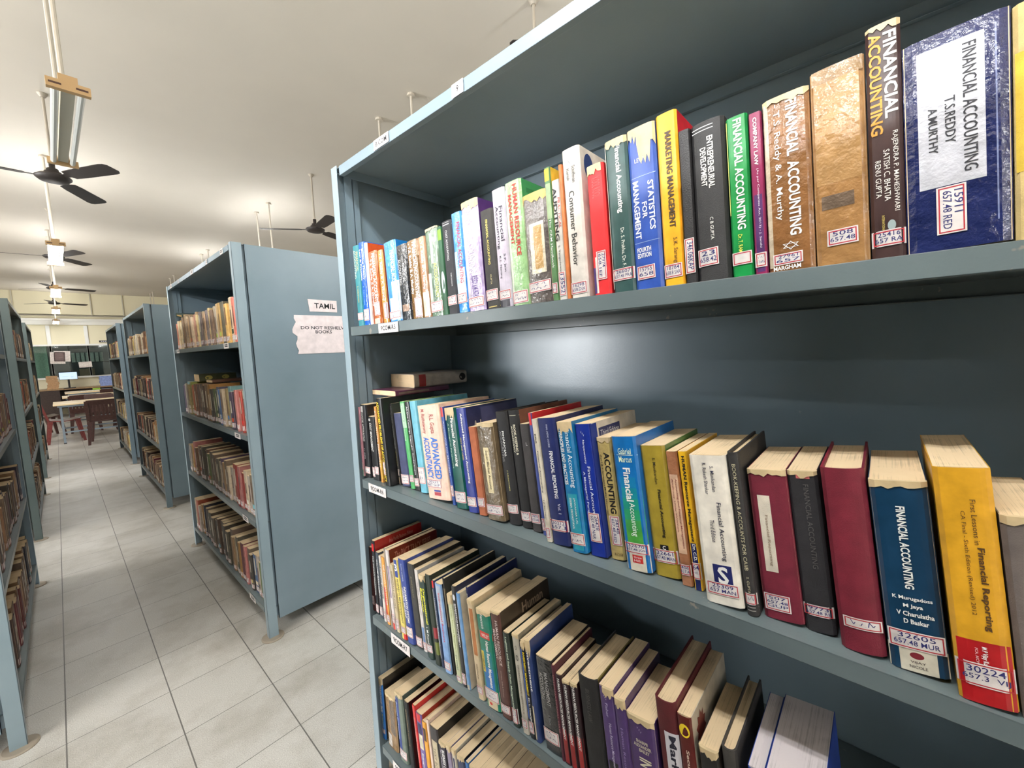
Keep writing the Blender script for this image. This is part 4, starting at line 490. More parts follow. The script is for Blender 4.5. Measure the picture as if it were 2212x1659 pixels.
            for i, s in enumerate(lines):
                if not s: continue
                if dr == 'h':
                    a0, a1 = u0+(u1-u0)*(.1 if i else .18), u1-(u1-u0)*(.1 if i else .16); hgt = (v1-v0)*.72/k; c1 = v1-(v1-v0)*.13-hgt*i; c0 = c1-hgt*.78
                    fn = lambda a, b: (sx(a0+a*(a1-a0), ee+.0002), -(a0+a*(a1-a0))*T, (c0+b*(c1-c0)+(a-.5)*.0)*h)
                else:
                    a1, a0 = v1-(v1-v0)*.1, v0+(v1-v0)*(.42 if i == 0 and k > 1 else .1); wd = (u1-u0)*.76/k; c1 = u1-(u1-u0)*.1-wd*i; c0 = c1-wd*.8
                    fn = lambda a, b: (sx(c0+b*(c1-c0), ee+.0002), -(c0+b*(c1-c0))*T, (a1-a*(a1-a0))*h)
                if s == '~':
                    a = 0; prev = None
                    while a < .98:
                        p = (a, rr.uniform(.05, .95))
                        if prev and rr.random() > .18:
                            q = .035
                            lb.face([fn(*prev), fn(prev[0]+q, prev[1]), fn(p[0]+q, p[1]), fn(*p)], 2)
                        prev = p; a += rr.uniform(.04, .1)
                else: put_text(lb, s, 0, fn, 2)
            lb.build('call_number_label', [mat('paper', 'paper'), mat('red'), mat('pen')], root)
    return root

# ------------------------------------------------------------------ the room
def plane_box(name, a, b, m): o = M(); o.box(a, b); return struct(o.build(name, m))
XW0, XW1, YB = -7.5, 7.5, -5.6
plane_box('floor', (XW0, YB, -.1), (XW1, FARY+3, 0), floor_mat())
plane_box('ceiling', (XW0, YB, CEIL), (XW1, FARY+3, CEIL+.1), plaster('ceiling_paint', (.69, .635, .55), .9, .07))
WALLM = plaster('cream_wall_paint', (.78, .72, .52), 1.5, .05)
WHITEM = plaster('white_wall_paint', (.78, .76, .7), 1.5, .05)
o = M(); o.box((XW0-.1, YB, 0), (XW0, 4.5, CEIL)); o.box((XW0-.1, 8.1, 0), (XW0, FARY+3, CEIL)); o.box((XW0-.1, 4.5, 0), (XW0, 8.1, .85)); o.box((XW0-.1, 4.5, 2.35), (XW0, 8.1, CEIL)); struct(o.build('wall_left', WHITEM))
plane_box('wall_right', (XW1, YB, 0), (XW1+.1, FARY+3, CEIL), WHITEM)
plane_box('wall_back', (XW0, YB-.1, 0), (XW1, YB, CEIL), WHITEM)
# partition at the far end: low wall, glazed band, cream panels, beam, upper panels
plane_box('wall_far', (XW0, FARY, 0), (XW1, FARY+.1, 1.05), WALLM)
o = M(); o.box((XW0, FARY, 2.06), (XW1, FARY+.1, 2.62)); o.box((XW0, FARY+.02, 2.9), (XW1, FARY+.1, CEIL)); o.box((XW0, FARY+.02, 2.6), (XW1, FARY+.1, 2.95)); struct(o.build('wall_far_upper', WALLM))
BEAMM = plaster('white_beam_paint', (.82, .81, .76), 2, .04); FRAMEM = chrome('white_window_frame', (.78, .78, .74), .4, 0)
o = M(); o.box((XW0, FARY-.12, 2.64), (XW1, FARY+.05, 2.70)); o.box((XW0, FARY-.07, 2.70), (XW1, FARY+.05, 2.76)); o.box((XW0, FARY-.12, 2.76), (XW1, FARY+.05, 2.82)); struct(o.build('trim_1', BEAMM))
o = M(); o.box((XW0, FARY-.05, 2.9), (XW1, FARY+.05, 2.93)); struct(o.build('trim_2', plaster('grey_trim', (.34, .31, .25))))
o = M()
for x in (-3.4, -2.2, -.66, .88, 1.6, 2.9, 4.4): o.box((x-.012, FARY-.012, 2.93), (x+.012, FARY+.04, CEIL))
struct(o.build('trim_3', plaster('panel_joint_trim', (.55, .52, .42))))
MULL = [-3.25, -2.45, -1.65, -.86, -.07, .7, 1.5, 2.3, 3.1, 3.9]
o = M()
for x in MULL: o.box((x-.04, FARY-.03, 2.06), (x+.04, FARY+.02, 2.62))
o.box((XW0, FARY-.04, 2.02), (XW1, FARY+.1, 2.07)); o.box((XW0, FARY-.04, 1.05), (XW1, FARY+.1, 1.1))
struct(o.build('trim_4', FRAMEM))
GL = glass_mat()
for i in range(len(MULL)-1):
    a, b = MULL[i], MULL[i+1]
    o = M()
    for x in (a, b): o.box((x-.02 if x == a else x-.018, FARY-.03, 1.1), (x+.018 if x == a else x+.02, FARY+.06, 2.02))
    fr = struct(o.build('window_%d' % (i+1), FRAMEM))
    o = M(); o.box((a+.018, FARY+.01, 1.1), (b-.018, FARY+.016, 2.02)); o.build('pane', GL, fr)
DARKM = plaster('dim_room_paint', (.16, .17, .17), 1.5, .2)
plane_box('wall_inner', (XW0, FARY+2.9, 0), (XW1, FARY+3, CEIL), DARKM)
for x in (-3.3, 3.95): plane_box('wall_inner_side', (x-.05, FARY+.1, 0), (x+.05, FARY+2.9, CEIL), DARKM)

# ------------------------------------------------------------------ bookcases (double sided, centre sheet, four posts on foot pads)
DEP = .84
def bookcase(x, yn, yf, s, label, labels=(), paint='near'):
    """x: front plane, s: +1 when the case reaches towards +X, yn/yf: near and far ends"""
    root = empty('bookcase', (x, yn, 0)); Lh = yf-yn; tag(root, label, 'bookcase', 'steel bookcases along the aisle')
    X = lambda q: s*q
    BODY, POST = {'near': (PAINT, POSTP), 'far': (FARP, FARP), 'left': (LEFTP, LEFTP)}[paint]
    for fx in (0, 1):
        for fy in (0, 1):
            o = M(); x0 = 0 if not fx else DEP; sx = 1 if not fx else -1; y0 = 0 if not fy else Lh; sy = 1 if not fy else -1
            o.box((X(x0), y0, 0.004), (X(x0+sx*.003), y0+sy*.034, H+.004)); o.box((X(x0), y0, 0.004), (X(x0+sx*.045), y0+sy*.003, H+.004))
            p = o.build('post', POST, root, bevel=.0012)
            d = M(); d.lathe([(.001, 0), (.052, 0), (.052, .003), (.046, .006), (.001, .006)], (X(x0+sx*.02), y0+sy*.014, 0), 28)
            d.build('foot_pad', FOOT, p)
    for fy in (0, 1):
        o = M(); y0 = 0.003 if not fy else Lh-.003; sy = 1 if not fy else -1
        o.box((X(.055), y0, .088), (X(DEP-.055), y0+sy*.003, H))
        o.box((X(.055), y0, .088), (X(.057), y0+sy*.014, H)); o.box((X(DEP-.057), y0, .088), (X(DEP-.055), y0+sy*.014, H))
        o.box((X(.03), y0+sy*.012, .1), (X(.075), y0+sy*.014, H)); o.box((X(DEP-.075), y0+sy*.012, .1), (X(DEP-.03), y0+sy*.014, H))
        o.build('end_panel', BODY, root)
    o = M(); o.box((X(DEP/2-.002), .006, .1), (X(DEP/2+.002), Lh-.006, H-.002)); o.build('back_panel', BODY, root)
    for k, z in enumerate((H-.002, Z1, Z2, Z3, Z4)):
        o = M(); ya, yb = .05, Lh-.05
        for side in (0, 1):
            a = .001 if not side else DEP-.001; b = DEP/2-.004 if not side else DEP/2+.004; q = 1 if not side else -1
            o.box((X(a), ya, z-.002), (X(b), yb, z))
            if k: o.box((X(a+q*.046), .007, z-.002), (X(b), ya, z)); o.box((X(a+q*.046), yb, z-.002), (X(b), Lh-.007, z))
            else: o.box((X(a+q*.003), .004, z-.002), (X(b), ya, z)); o.box((X(a+q*.003), yb, z-.002), (X(b), Lh-.004, z))
            o.box((X(a), ya, z-.027), (X(a+q*.002), yb, z)); o.box((X(a), ya, z-.027), (X(a+q*.014), yb, z-.025))
            o.box((X(b), ya, z-.03), (X(b-q*.002), yb, z)); o.box((X(b), ya, z-.03), (X(b-q*.012), yb, z-.028))
            for y in (ya, yb): o.box((X(a), y-.001, z-.027), (X(b), y+.001, z))
        sh = o.build('shelf', SHELFP if k else BODY, root, bevel=.0012)
        for kk, text, y, w_, dz, hh in labels:
            if kk != k: continue
            lb = M(); e = -.0012
            zc = z-.0135+dz
            lb.face([(X(e), y-w_/2, zc-hh/2), (X(e), y+w_/2, zc-hh/2), (X(e), y+w_/2, zc+hh/2), (X(e), y-w_/2, zc+hh/2)], 0)
            if text == '~':
                for q in (-.2, .1): lb.face([(X(e-.0003), y-w_*.3, zc+hh*q), (X(e-.0003), y+w_*.3, zc+hh*q), (X(e-.0003), y+w_*.3, zc+hh*(q+.18)), (X(e-.0003), y-w_*.3, zc+hh*(q+.18))], 1)
            elif text:
                f = .74 if len(text) > 1 else .2
                put_text(lb, text, 1, lambda a, b: (X(e-.0003), y+w_*f/2-a*w_*f, zc-hh*.24+b*hh*.5), 1)
            lb.build('shelf_label', [mat('paper', 'paper'), mat('ink')], sh)
    return root
FOOT = chrome('rusty_foot_metal', (.34, .29, .23), .55, .3)
CASE1 = bookcase(XR, -.461, 1.239, 1, 'nearest steel bookcase, filling the right foreground, with books on four shelves',
    [(0, 'B.COM', .956+.461, .07, 0, .024), (0, '9', .661+.461, .036, 0, .026), (1, '9COM-R5', .981+.461, .097, -.001, .026), (2, '9COM-R6', 1.10+.461, .097, -.003, .027), (3, '9COM-R7', 1.03+.461, .098, -.006, .033), (4, '9COM-R8', 1.075+.461, .098, -.004, .03)])
CASE2 = bookcase(XR, 2.299, 3.985, 1, 'second steel bookcase on the right, with the TAMIL sign on its end panel',
    [(0, '~', .157, .05, 0, .026), (0, '~', .46, .03, 0, .026), (0, '~', .826, .06, 0, .026), (0, '~', 1.235, .03, 0, .026), (0, '~', 1.5, .06, 0, .026), (1, '~', .24, .09, 0, .028), (1, '~', 1.5, .09, 0, .026), (2, '~', .2, .1, -.002, .028), (3, '~', .21, .1, -.004, .03), (4, '~', .23, .1, -.006, .03)])
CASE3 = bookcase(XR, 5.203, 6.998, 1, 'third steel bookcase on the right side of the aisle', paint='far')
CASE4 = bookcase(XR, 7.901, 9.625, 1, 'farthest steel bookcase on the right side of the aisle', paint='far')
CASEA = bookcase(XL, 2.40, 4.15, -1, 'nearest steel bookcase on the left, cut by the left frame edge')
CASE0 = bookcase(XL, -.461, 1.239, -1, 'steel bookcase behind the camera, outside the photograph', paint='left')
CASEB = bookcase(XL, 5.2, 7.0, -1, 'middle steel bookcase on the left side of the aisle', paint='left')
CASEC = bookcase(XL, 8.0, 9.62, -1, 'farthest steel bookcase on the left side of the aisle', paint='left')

# ------------------------------------------------------------------ books on the near bookcase
SHELFZ = {'R5': Z1, 'R6': Z2, 'R7': Z3, 'R8': Z4}
SHELFN = {'R5': 'top', 'R6': 'second', 'R7': 'third', 'R8': 'bottom'}
cnt = {}
for (sh, desc, yF, X, T, h, lean, D, cover, kind, near, pages, decor) in [b[:13] for b in BOOKS0]:
    cnt[sh] = cnt.get(sh, 0)+1
    th = math.atan(lean)
    root = empty('book', (X, yF, SHELFZ[sh]+.0004), (-th, 0, 0))
    tag(root, '%s, %s from left, near bookcase %s shelf' % (desc, nth(cnt[sh]), SHELFN[sh]), 'book', 'books on the near bookcase')
    make_book(root, T, h, D or min(.19, max(.13, h*.74)), cover, kind, near, pages, decor)
def lying(x0, ysp, z0, length, depth, T, cover, kind, decor, label, group, rz=0):
    root = empty('book', (x0, ysp, z0+T)); root.rotation_euler = (Matrix.Rotation(rz, 3, 'Z') @ Matrix(((0, 0, 1), (1, 0, 0), (0, 1, 0)))).to_euler()
    tag(root, label, 'book', group)
    make_book(root, T, length, depth, cover, kind, None, 'page', decor); return root
lying(.66, 1.06, 1.322, .2, .135, .016, (92, 44, 70), 'gloss', [('r', (120, 100, 90), .3, .7, .05, .6)], 'purple book lying flat on the second-shelf books beside the end panel', 'books on the near bookcase')
lying(.735, 1.07, 1.339, .215, .135, .042, (176, 164, 152), 'gloss', [('r', (150, 44, 40), .05, .95, .08, .2), ('e', (36, 28, 28), .2, .8, .84, .97)], 'white and red book lying flat atop the purple one, near bookcase', 'books on the near bookcase')

# ------------------------------------------------------------------ books on the TAMIL bookcase and on the left foreground case
CN = [((200, 80, 44), 'orange'), ((222, 160, 60), 'amber'), ((214, 190, 120), 'straw'), ((222, 206, 178), 'cream'), ((228, 220, 208), 'white'), ((176, 132, 92), 'tan'), ((120, 84, 60), 'brown'), ((70, 50, 44), 'dark brown'), ((96, 88, 80), 'grey'), ((52, 50, 52), 'charcoal'), ((40, 48, 84), 'navy'), ((60, 120, 190), 'blue'), ((120, 190, 205), 'cyan'), ((96, 120, 70), 'olive green'), ((32, 60, 48), 'dark green'), ((110, 34, 48), 'maroon'), ((206, 44, 40), 'red'), ((214, 120, 120), 'pink'), ((84, 62, 110), 'purple'), ((176, 200, 80), 'lime'), ((190, 168, 130), 'beige'), ((140, 116, 96), 'grey-brown')]
CD = {n: c for c, n in CN}
ROWS2 = [
 'orange/cream/amber/cream/white/brown/cream/grey-brown/beige/tan/brown/beige/cream/pink/tan/straw/cream/navy/beige/tan/navy/straw/dark brown/cream/white/tan/amber/charcoal/charcoal/amber/cream/red/pink/purple',
 'maroon/purple/white/cyan/straw/lime/orange/amber/brown/grey-brown/dark brown/brown/dark brown/grey-brown/brown/amber/charcoal/olive green/dark green/navy/blue/beige/cream/straw/cyan/purple/brown/pink/cream/red/white/pink',
 'navy/white/amber/lime/pink/brown/grey-brown/grey/dark brown/grey/dark brown/brown/olive green/grey/dark brown/grey-brown/brown/grey/cream/purple/tan/grey-brown/cream/white/orange/red/pink/red/cream/white/beige/charcoal',
 'cream/orange/white/amber/brown/navy/grey/charcoal/grey/dark brown/grey/charcoal/grey/dark brown/grey/grey/charcoal/grey/grey-brown/tan/beige/grey/amber/maroon/pink/grey/charcoal/blue/white/olive green/blue']
def row(names, x, y_far, y_near, z, rot, hmin, hmax, where, group, lean=.05, skip=None, big_end=0, mix=((120, 100, 82), .3)):
    ws = [rnd.uniform(.7, 1.35) for _ in names]; tot = sum(ws); span = y_far-y_near; y = y_far
    n = len(names)
    for i, nm in enumerate(names):
        T = span*ws[i]/tot-.0006; h = rnd.uniform(hmin, hmax)
        if i >= n-big_end: h = hmax+.02*rnd.random()
        if skip and skip(y): y -= T+.0006; continue
        xx = x+(.012+rnd.uniform(0, .016))*(1 if not rot else -1)
        s = 0 if i < 2 else lean*min(1, i/6)
        if not rot: root = empty('book', (xx, y, z+.0004), (-math.atan(s), 0, 0))
        else: root = empty('book', (xx, y-T, z+.0004), (0, 0, PI))
        k_ = rnd.uniform(.8, 1.06); c = tuple(int(max(4, min(246, (q*(1-mix[1])+m_*mix[1])*k_)))//6*6 for q, m_ in zip(CD[nm], mix[0]))
        tag(root, '%s book, %s from far end, %s' % (nm, nth(i+1), where), 'book', group)
        dec = []
        k = rnd.random(); light = sum(c) < 330
        ink = (206, 196, 176) if light else (92, 66, 56)
        if k < .75: dec.append(('r', ink, .3, .62, rnd.uniform(.3, .5), rnd.uniform(.7, .92)))
        if k < .3: dec.append(('r', tuple(CN[rnd.randrange(len(CN))][0]), 0, 1, .2, .3))
        dec.append(('L', .05, .17, ['~'], 0, 1, 'h'))
        make_book(root, T, h, min(.18, h*.72), c, 'paper', None, 'page', dec)
        y -= T+.0006
for k, z in enumerate((Z1, Z2, Z3, Z4)):
    row(ROWS2[k].split('/'), XR, 3.92 if k else 3.88, 2.352, z, 0, (.185, .2, .2, .2)[k], (.225, .235, .24, .24)[k], '%s shelf of TAMIL bookcase' % ('top', 'second', 'third', 'bottom')[k], 'books on the TAMIL bookcase', big_end=(4, 0, 0, 0)[k], mix=((214, 190, 154), .5) if k == 0 else ((112, 96, 80), .38))
root = empty('book', (XR+.05, 3.925, Z1+.226)); root.rotation_euler = (Matrix.Rotation(.12, 3, 'X') @ Matrix(((1, 0, 0), (0, 0, -1), (0, 1, 0)))).to_euler()
tag(root, 'dark green book lying tilted on the far end, top shelf of TAMIL bookcase', 'book', 'books on the TAMIL bookcase'); root.location = (XR+.03, 3.93, Z1+.275)
make_book(root, .03, .24, .17, (34, 54, 44), 'gloss', None, 'page', [('r', (190, 150, 80), .35, .65, .2, .85)])
lying(XR+.05, 3.50, Z2+.238, .22, .16, .05, (58, 60, 38), 'gloss', [('e', (150, 140, 70), .2, .8, .15, .35), ('e', (150, 140, 70), .2, .8, .6, .8)], 'dark olive book lying flat on the second shelf of TAMIL bookcase', 'books on the TAMIL bookcase')
lying(XR+.06, 3.2, Z2+.238, .22, .16, .016, (92, 58, 40), 'paper', [], 'thin brown book lying flat on the second shelf of TAMIL bookcase', 'books on the TAMIL bookcase')
DARKROW = 'brown/grey-brown/dark brown/navy/brown/maroon/tan/dark brown/grey/maroon/brown/navy/grey-brown/tan/brown/dark brown/charcoal/brown/maroon/tan/navy/brown/grey/tan'
for k, z in ((1, Z2), (2, Z3), (3, Z4)):
    nm = DARKROW.split('/'); rnd.shuffle(nm)
    row(nm, XL, 4.09, 2.46, z, 1, .19, .24, '%s shelf of nearest left bookcase' % ('top', 'second', 'third', 'bottom')[k], 'books on the nearest left bookcase', skip=(lambda y, z=z: y < {Z2: 3.0, Z3: 2.5, Z4: 2.4}[z]))
# the many small books of the farther cases, one mass
o = M(); PAL = [mat(CD[n], 'paper') for n in ('brown', 'dark brown', 'grey-brown', 'grey', 'beige', 'cream', 'tan', 'white', 'straw', 'maroon', 'navy', 'orange')] + [PG('page')]
def mass(x, s, ya, yb, z, hmin, hmax, w):
    y = ya
    while y > yb+.02:
        T = min(rnd.uniform(.018, .045), y-yb); h = rnd.uniform(hmin, hmax); d = h*.72; xx = x+s*rnd.uniform(.012, .03)
        mi = rnd.choices(range(12), w)[0]
        o.box((xx, y-T+.001, z), (xx+s*d, y, z+h), mi)
        o.box((xx+s*.002, y-T+.003, z+h), (xx+s*(d-.002), y-.002, z+h+.0008), 12)
        o.box((xx-s*.0006, y-T+.002, z+.02), (xx, y-.001, z+.05), 7)
        if rnd.random() < .5: o.box((xx-s*.0006, y-T*.65, z+h*.4), (xx, y-T*.35, z+h*.85), 5 if mi < 4 or mi > 8 else 1)
        y -= T
dk = (6, 6, 6, 4, 3, 2, 3, 0, 0, 2, 1, 1); lt = (3, 2, 3, 1, 5, 6, 4, 4, 4, 1, 1, 1)
for k, z in enumerate((Z1, Z2, Z3, Z4)):
    mass(XR, 1, 6.93, 5.26, z, .17, .235, lt if k == 0 else dk); mass(XR, 1, 9.56, 7.96, z, .2, .24, lt)
    mass(XL, -1, 6.93, 5.26, z, .2, .26, dk); mass(XL, -1, 9.56, 8.06, z, .2, .26, lt)
tag(o.build('books', PAL), 'small brown and cream books filling the four farther bookcases', 'books', kind='stuff')

# ------------------------------------------------------------------ paper signs on the end panel
def sign(name, x0, x1, z0, z1, lines, label, torn=False):
    y = 2.2995; o = M(); e = -.0008
    if torn:
        rr = random.Random(3); L_ = [(x0+.012, z0)] + [(x0+.012+.006*math.sin(i*1.7)+(-.014 if 5 < i < 9 else 0), z0+(z1-z0)*i/11) for i in range(1, 11)] + [(x0+.008, z1)]
        pts = [(x1, z1), (x1, z0)] + L_
    else: pts = [(x1, z1), (x1-.001, z0), (x0+.006, z0), (x0, z1+.002)]
    k = len(pts)
    for dy in (0, e): o.v += [(x, y+dy-.0002, z) for x, z in pts]
    o.f += [tuple(range(k)), tuple(range(2*k-1, k-1, -1))] + [(i, (i+1) % k, k+(i+1) % k, k+i) for i in range(k)]; o.m += [0]*(k+2)
    for s, a0, a1, b0, b1 in lines: put_text(o, s, 1, lambda a, b: (a0+a*(a1-a0), y-.0014, b0+b*(b1-b0)), 1)
    return tag(o.build(name, [mat((228, 216, 217), 'sheet'), mat('ink')]), label, 'sign')
sign('paper_sign', .934, 1.092, 1.688, 1.752, [('TAMIL', .967, 1.08, 1.706, 1.735)], 'small white paper reading TAMIL taped on the grey end panel')
sign('paper_notice', .850, 1.152, 1.462, 1.668, [('DO NOT RESHELVE', .887, 1.137, 1.592, 1.610), ('BOOKS', .962, 1.052, 1.570, 1.588)], 'torn white notice reading DO NOT RESHELVE BOOKS below the TAMIL paper', True)

# ------------------------------------------------------------------ ceiling lamps
LIT = emit('lit_tube', (.97, .985, 1.0), LAMP*.46)
LIT3 = emit('office_fill_tube', (.97, .985, 1.0), LAMP*.2)
LIT2 = emit('bright_lit_tube', (.97, .985, 1.0), LAMP)
OFF = chrome('unlit_tube_glass', (.72, .73, .7), .25, 0); HOUS = chrome('lamp_housing', (.6, .56, .46), .5, 0); CAPM = chrome('tan_lamp_cap', (.5, .32, .15), .5, 0); HOOD = chrome('white_lamp_hood', (.85, .85, .83), .5, 0); RODM = chrome('cream_rod', (.62, .56, .47), .5, 0)
def lamp(x, y, lit, label, group, z=2.66, pitch=.0, hood=False, power=0):
    root = empty('tube_lamp', (x, y, z), (pitch, 0, 0)); tag(root, label, 'ceiling lamp', group)
    o = M(); o.box((-.022, .03, -.005), (.022, 1.21, .03)); o.box((-.026, .03, .028), (.026, 1.21, .034)); o.build('housing', HOUS, root)
    if hood:
        o = M()
        for sx in (-1, 1): o.hexa([(sx*.02, .0, .034), (sx*.13, .0, .004), (sx*.13, 1.24, .004), (sx*.02, 1.24, .034), (sx*.02, .0, .037), (sx*.13, .0, .007), (sx*.13, 1.24, .007), (sx*.02, 1.24, .037)])
        o.build('hood', HOOD, root)
    for sx in (-1, 1):
        o = M(); o.tube((sx*.041, .02, -.006), (sx*.041, 1.22, -.006), .0135, n=10); o.build('tube', (LIT, LIT2, LIT3)[power] if lit else OFF, root, smooth=False)
    for e in (0, 1):
        o = M(); y0 = -.005 if not e else 1.215; o.box((-.068, y0, -.022), (.068, y0+.03, .014)); o.box((-.03, y0, .014), (.03, y0+.03, .04))
        yy = -.0055 if not e else 1.2452
        for sx in (-1, 1): o.box((sx*.022, yy, -.008), (sx*.06, yy+.0004, .0), 1)
        o.build('end_cap', [CAPM, mat((70, 40, 30))], root)
    for q in (.34, .85):
        o = M(); o.tube((0, q, .03), (0, q-(CEIL-z)*math.tan(pitch)*-1, CEIL-z-q*math.sin(pitch)), .0105, n=8); o.lathe([(.001, -.02), (.035, -.02), (.03, 0), (.001, 0)], (0, q+(CEIL-z)*math.tan(pitch), CEIL-z-q*math.sin(pitch)-.001), 12)
        o.build('rod', RODM, root)
    return root
NEARN = ['first', 'second', 'third', 'fourth', 'fifth']
for k in range(5):
    lamp(.15 if k == 0 else .11, 2.66+3.45*k, k > 0, 'unlit grey twin-tube lamp hanging nearest over the aisle' if k == 0 else '%s lit twin-tube lamp away from the unlit one, over the aisle' % NEARN[k-1], 'tube lamps over the aisle', pitch=.06 if k == 0 else .0)
for k in range(5):
    lamp(2.2, 2.66+3.45*k, k in (1, 2), '%s tube lamp from the camera, hung behind the right bookcases' % NEARN[k], 'tube lamps behind the right bookcases')
for x, ys in ((-4.0, (-4.24, -.79, 1.0, 2.66)), (-1.95, (-4.24, -.79, 1.0, 2.66)), (-.08, (-.3,)), (.11, (-4.24,)), (2.2, (-4.24, -.79)), (4.3, (-.79,))):  # rows repeat the grid; the in-between left lamps are added for side light
    for y in ys: lamp(x, y, True, 'lit twin-tube ceiling lamp hanging outside the photograph', 'lamps outside the view', power=1)

lamp(-2.2, FARY+.8, True, 'added dim tube lamp inside the glazed office, outside the photograph', 'lamps outside the view', power=2)  # added lamps, only to brighten the office behind the glass
lamp(2.6, FARY+.8, True, 'added dim tube lamp inside the glazed office, outside the photograph', 'lamps outside the view', power=2)
# ------------------------------------------------------------------ ceiling fans
FANM = chrome('dark_brown_fan_enamel', (.034, .027, .025), .5, 0); FANR = chrome('fan_rod_enamel', (.42, .37, .3), .45, 0)
def fan(x, y, th, label, group='ceiling fans', z=2.96, drop=CEIL):
    root = empty('ceiling_fan', (x, y, z), (0, 0, th)); tag(root, label, 'ceiling fan', group)
    o = M(); o.lathe([(.001, -.034), (.045, -.034), (.085, -.026), (.106, -.006), (.106, .004), (.09, .014), (.052, .02), (.05, .042), (.036, .05), (.034, .066), (.018, .074), (.018, .12), (.001, .12)], n=28); o.build('motor', FANM, root, smooth=True)
    for k in range(3):
        a = 2*PI*k/3; o = M(); tw = -.17
        rings = []
        for q, w_ in ((.085, .02), (.15, .022), (.165, .05), (.25, .058), (.55, .066), (.585, .06), (.605, .04)):
            rings.append([(q, -w_, -w_*tw-.003), (q, w_, w_*tw-.003), (q, w_, w_*tw+.001), (q, -w_, -w_*tw+.001)])
        R_ = Matrix.Rotation(a, 3, 'Z')
        o.loft([[tuple(R_ @ Vector(p)) for p in r_] for r_ in rings]); o.build('blade', FANM, root)
    o = M(); o.tube((0, 0, .1), (0, 0, drop-z-.001), .0095, n=10); o.build('down_rod', FANR, root)
    o = M(); o.lathe([(.001, -.03), (.016, -.03), (.032, -.004), (.032, -.0005), (.001, -.0005)], (0, 0, drop-z), 18); o.build('canopy', FANR, root)
fan(.128, 5.0, 1.065, 'nearest dark ceiling fan over the aisle, beside the unlit lamp')
fan(.12, 8.58, .935, 'second dark ceiling fan over the aisle, behind a lit lamp')
fan(.115, 12.06, .291, 'third dark ceiling fan over the aisle from the camera')
fan(.11, 14.96, .35, 'farthest dark ceiling fan over the aisle')
fan(2.245, 5.13, 2.517, 'dark ceiling fan seen between the two nearest right bookcases')
fan(2.2, 1.68, -2.6, 'dark ceiling fan mostly hidden behind the top of the near bookcase')

# ------------------------------------------------------------------ reading tables, chairs and the far desk
TOPM = plaster('cream_laminate', (.80, .62, .38), 4, .06, .35); STEEL = chrome('grey_steel_tube', (.22, .27, .31), .4, .3)
def table(x0, x1, y0, y1, label):
    root = empty('reading_table', (x0, y0, 0)); tag(root, label, 'table', 'reading tables'); Lx, Ly = x1-x0, y1-y0
    o = M(); o.box((0, 0, .715), (Lx, Ly, .742)); o.build('table_top', TOPM, root, bevel=.004)
    o = M()
    o.box((.05, .05, .68), (Lx-.05, .08, .715)); o.box((.05, Ly-.08, .68), (Lx-.05, Ly-.05, .715)); o.build('apron', STEEL, root)
    for x in (.09, Lx-.09):
        for y in (.08, Ly-.08):
            o = M(); o.box((x-.016, y-.016, .012), (x+.016, y+.016, .70)); l = o.build('leg', STEEL, root)
            o = M(); o.box((x-.02, y-.02, 0), (x+.02, y+.02, .02)); o.build('leg_cap', mat((40, 40, 42), 'mould'), l)
    for y in (.08, Ly-.08):
        o = M(); o.box((.09, y-.01, .2), (Lx-.09, y+.01, .225)); o.build('stretcher', STEEL, root)
table(-.11, 1.75, 11.1, 12.0, 'nearest cream-topped reading table beyond the bookcases')
table(.02, 1.85, 13.25, 14.1, 'second cream-topped reading table, behind the nearest one')
table(.08, 1.95, 15.3, 16.2, 'farthest cream-topped reading table, under the computer screen')
BROWN = mat((70, 44, 38), 'mould'); BROWN2 = mat((110, 48, 44), 'mould')
def chair(x, y, rz, label, m=None):
    m = m or BROWN
    root = empty('plastic_chair', (x, y, 0), (0, 0, rz)); tag(root, label, 'chair', 'plastic reading chairs')   # faces +Y, back at -Y
    o = M(); rings = []
    for j in range(9):
        v = j/8; yy = -.2+.42*v; w_ = .2+.03*math.sin(PI*v); dz = .012*math.cos(2*PI*v)
        top = [(-w_+2*w_*i/8, yy, .425+dz-.014*math.sin(PI*i/8)) for i in range(9)]
        rings.append(top + [(p[0], p[1], p[2]-.014) for p in reversed(top)])
    o.loft(rings); o.build('seat', m, root, smooth=False)
    bk = M(); tilt = lambda z: -.2-(z-.43)*.22
    def bar(xa, xb, za, zb, t=.012):
        bk.hexa([(xa, tilt(za)-t, za), (xb, tilt(za)-t, za), (xb, tilt(za)+t, za), (xa, tilt(za)+t, za), (xa, tilt(zb)-t, zb), (xb, tilt(zb)-t, zb), (xb, tilt(zb)+t, zb), (xa, tilt(zb)+t, zb)])
    bar(-.225, -.18, .43, .76, .016); bar(.18, .225, .43, .76, .016); bar(-.2, .2, .76, .81, .016); bar(-.18, .18, .43, .52); 
    bar(-.225, -.19, .74, .795, .015); bar(.19, .225, .74, .795, .015)
    for i in range(7): xx = -.156+.052*i; bar(xx-.016, xx+.016, .5, .78, .006)
    bar(-.18, .18, .72, .765, .008)
    bk.build('backrest', m, root)
    for sx in (-1, 1):
        for sy in (-1, 1):
            o = M(); xt, yt, xb, yb = sx*.185, sy*.175, sx*.225, sy*.235
            o.hexa([(xb-.018, yb-.018, 0), (xb+.018, yb-.018, 0), (xb+.018, yb+.018, 0), (xb-.018, yb+.018, 0), (xt-.034, yt-.03, .42), (xt+.034, yt-.03, .42), (xt+.034, yt+.03, .42), (xt-.034, yt+.03, .42)])
            o.build('leg', m, root)
    return root
chair(.52, 10.72, -.12, 'brown slatted plastic chair with its back to us at the nearest table')
chair(.0, 11.55, -PI/2+.04, 'reddish-brown plastic chair drawn up sideways to the nearest table left end', BROWN2)
chair(.55, 12.2, PI, 'brown plastic chair facing us between the nearest and second table')
chair(.32, 12.9, 0, 'brown chair back showing above the nearest table')
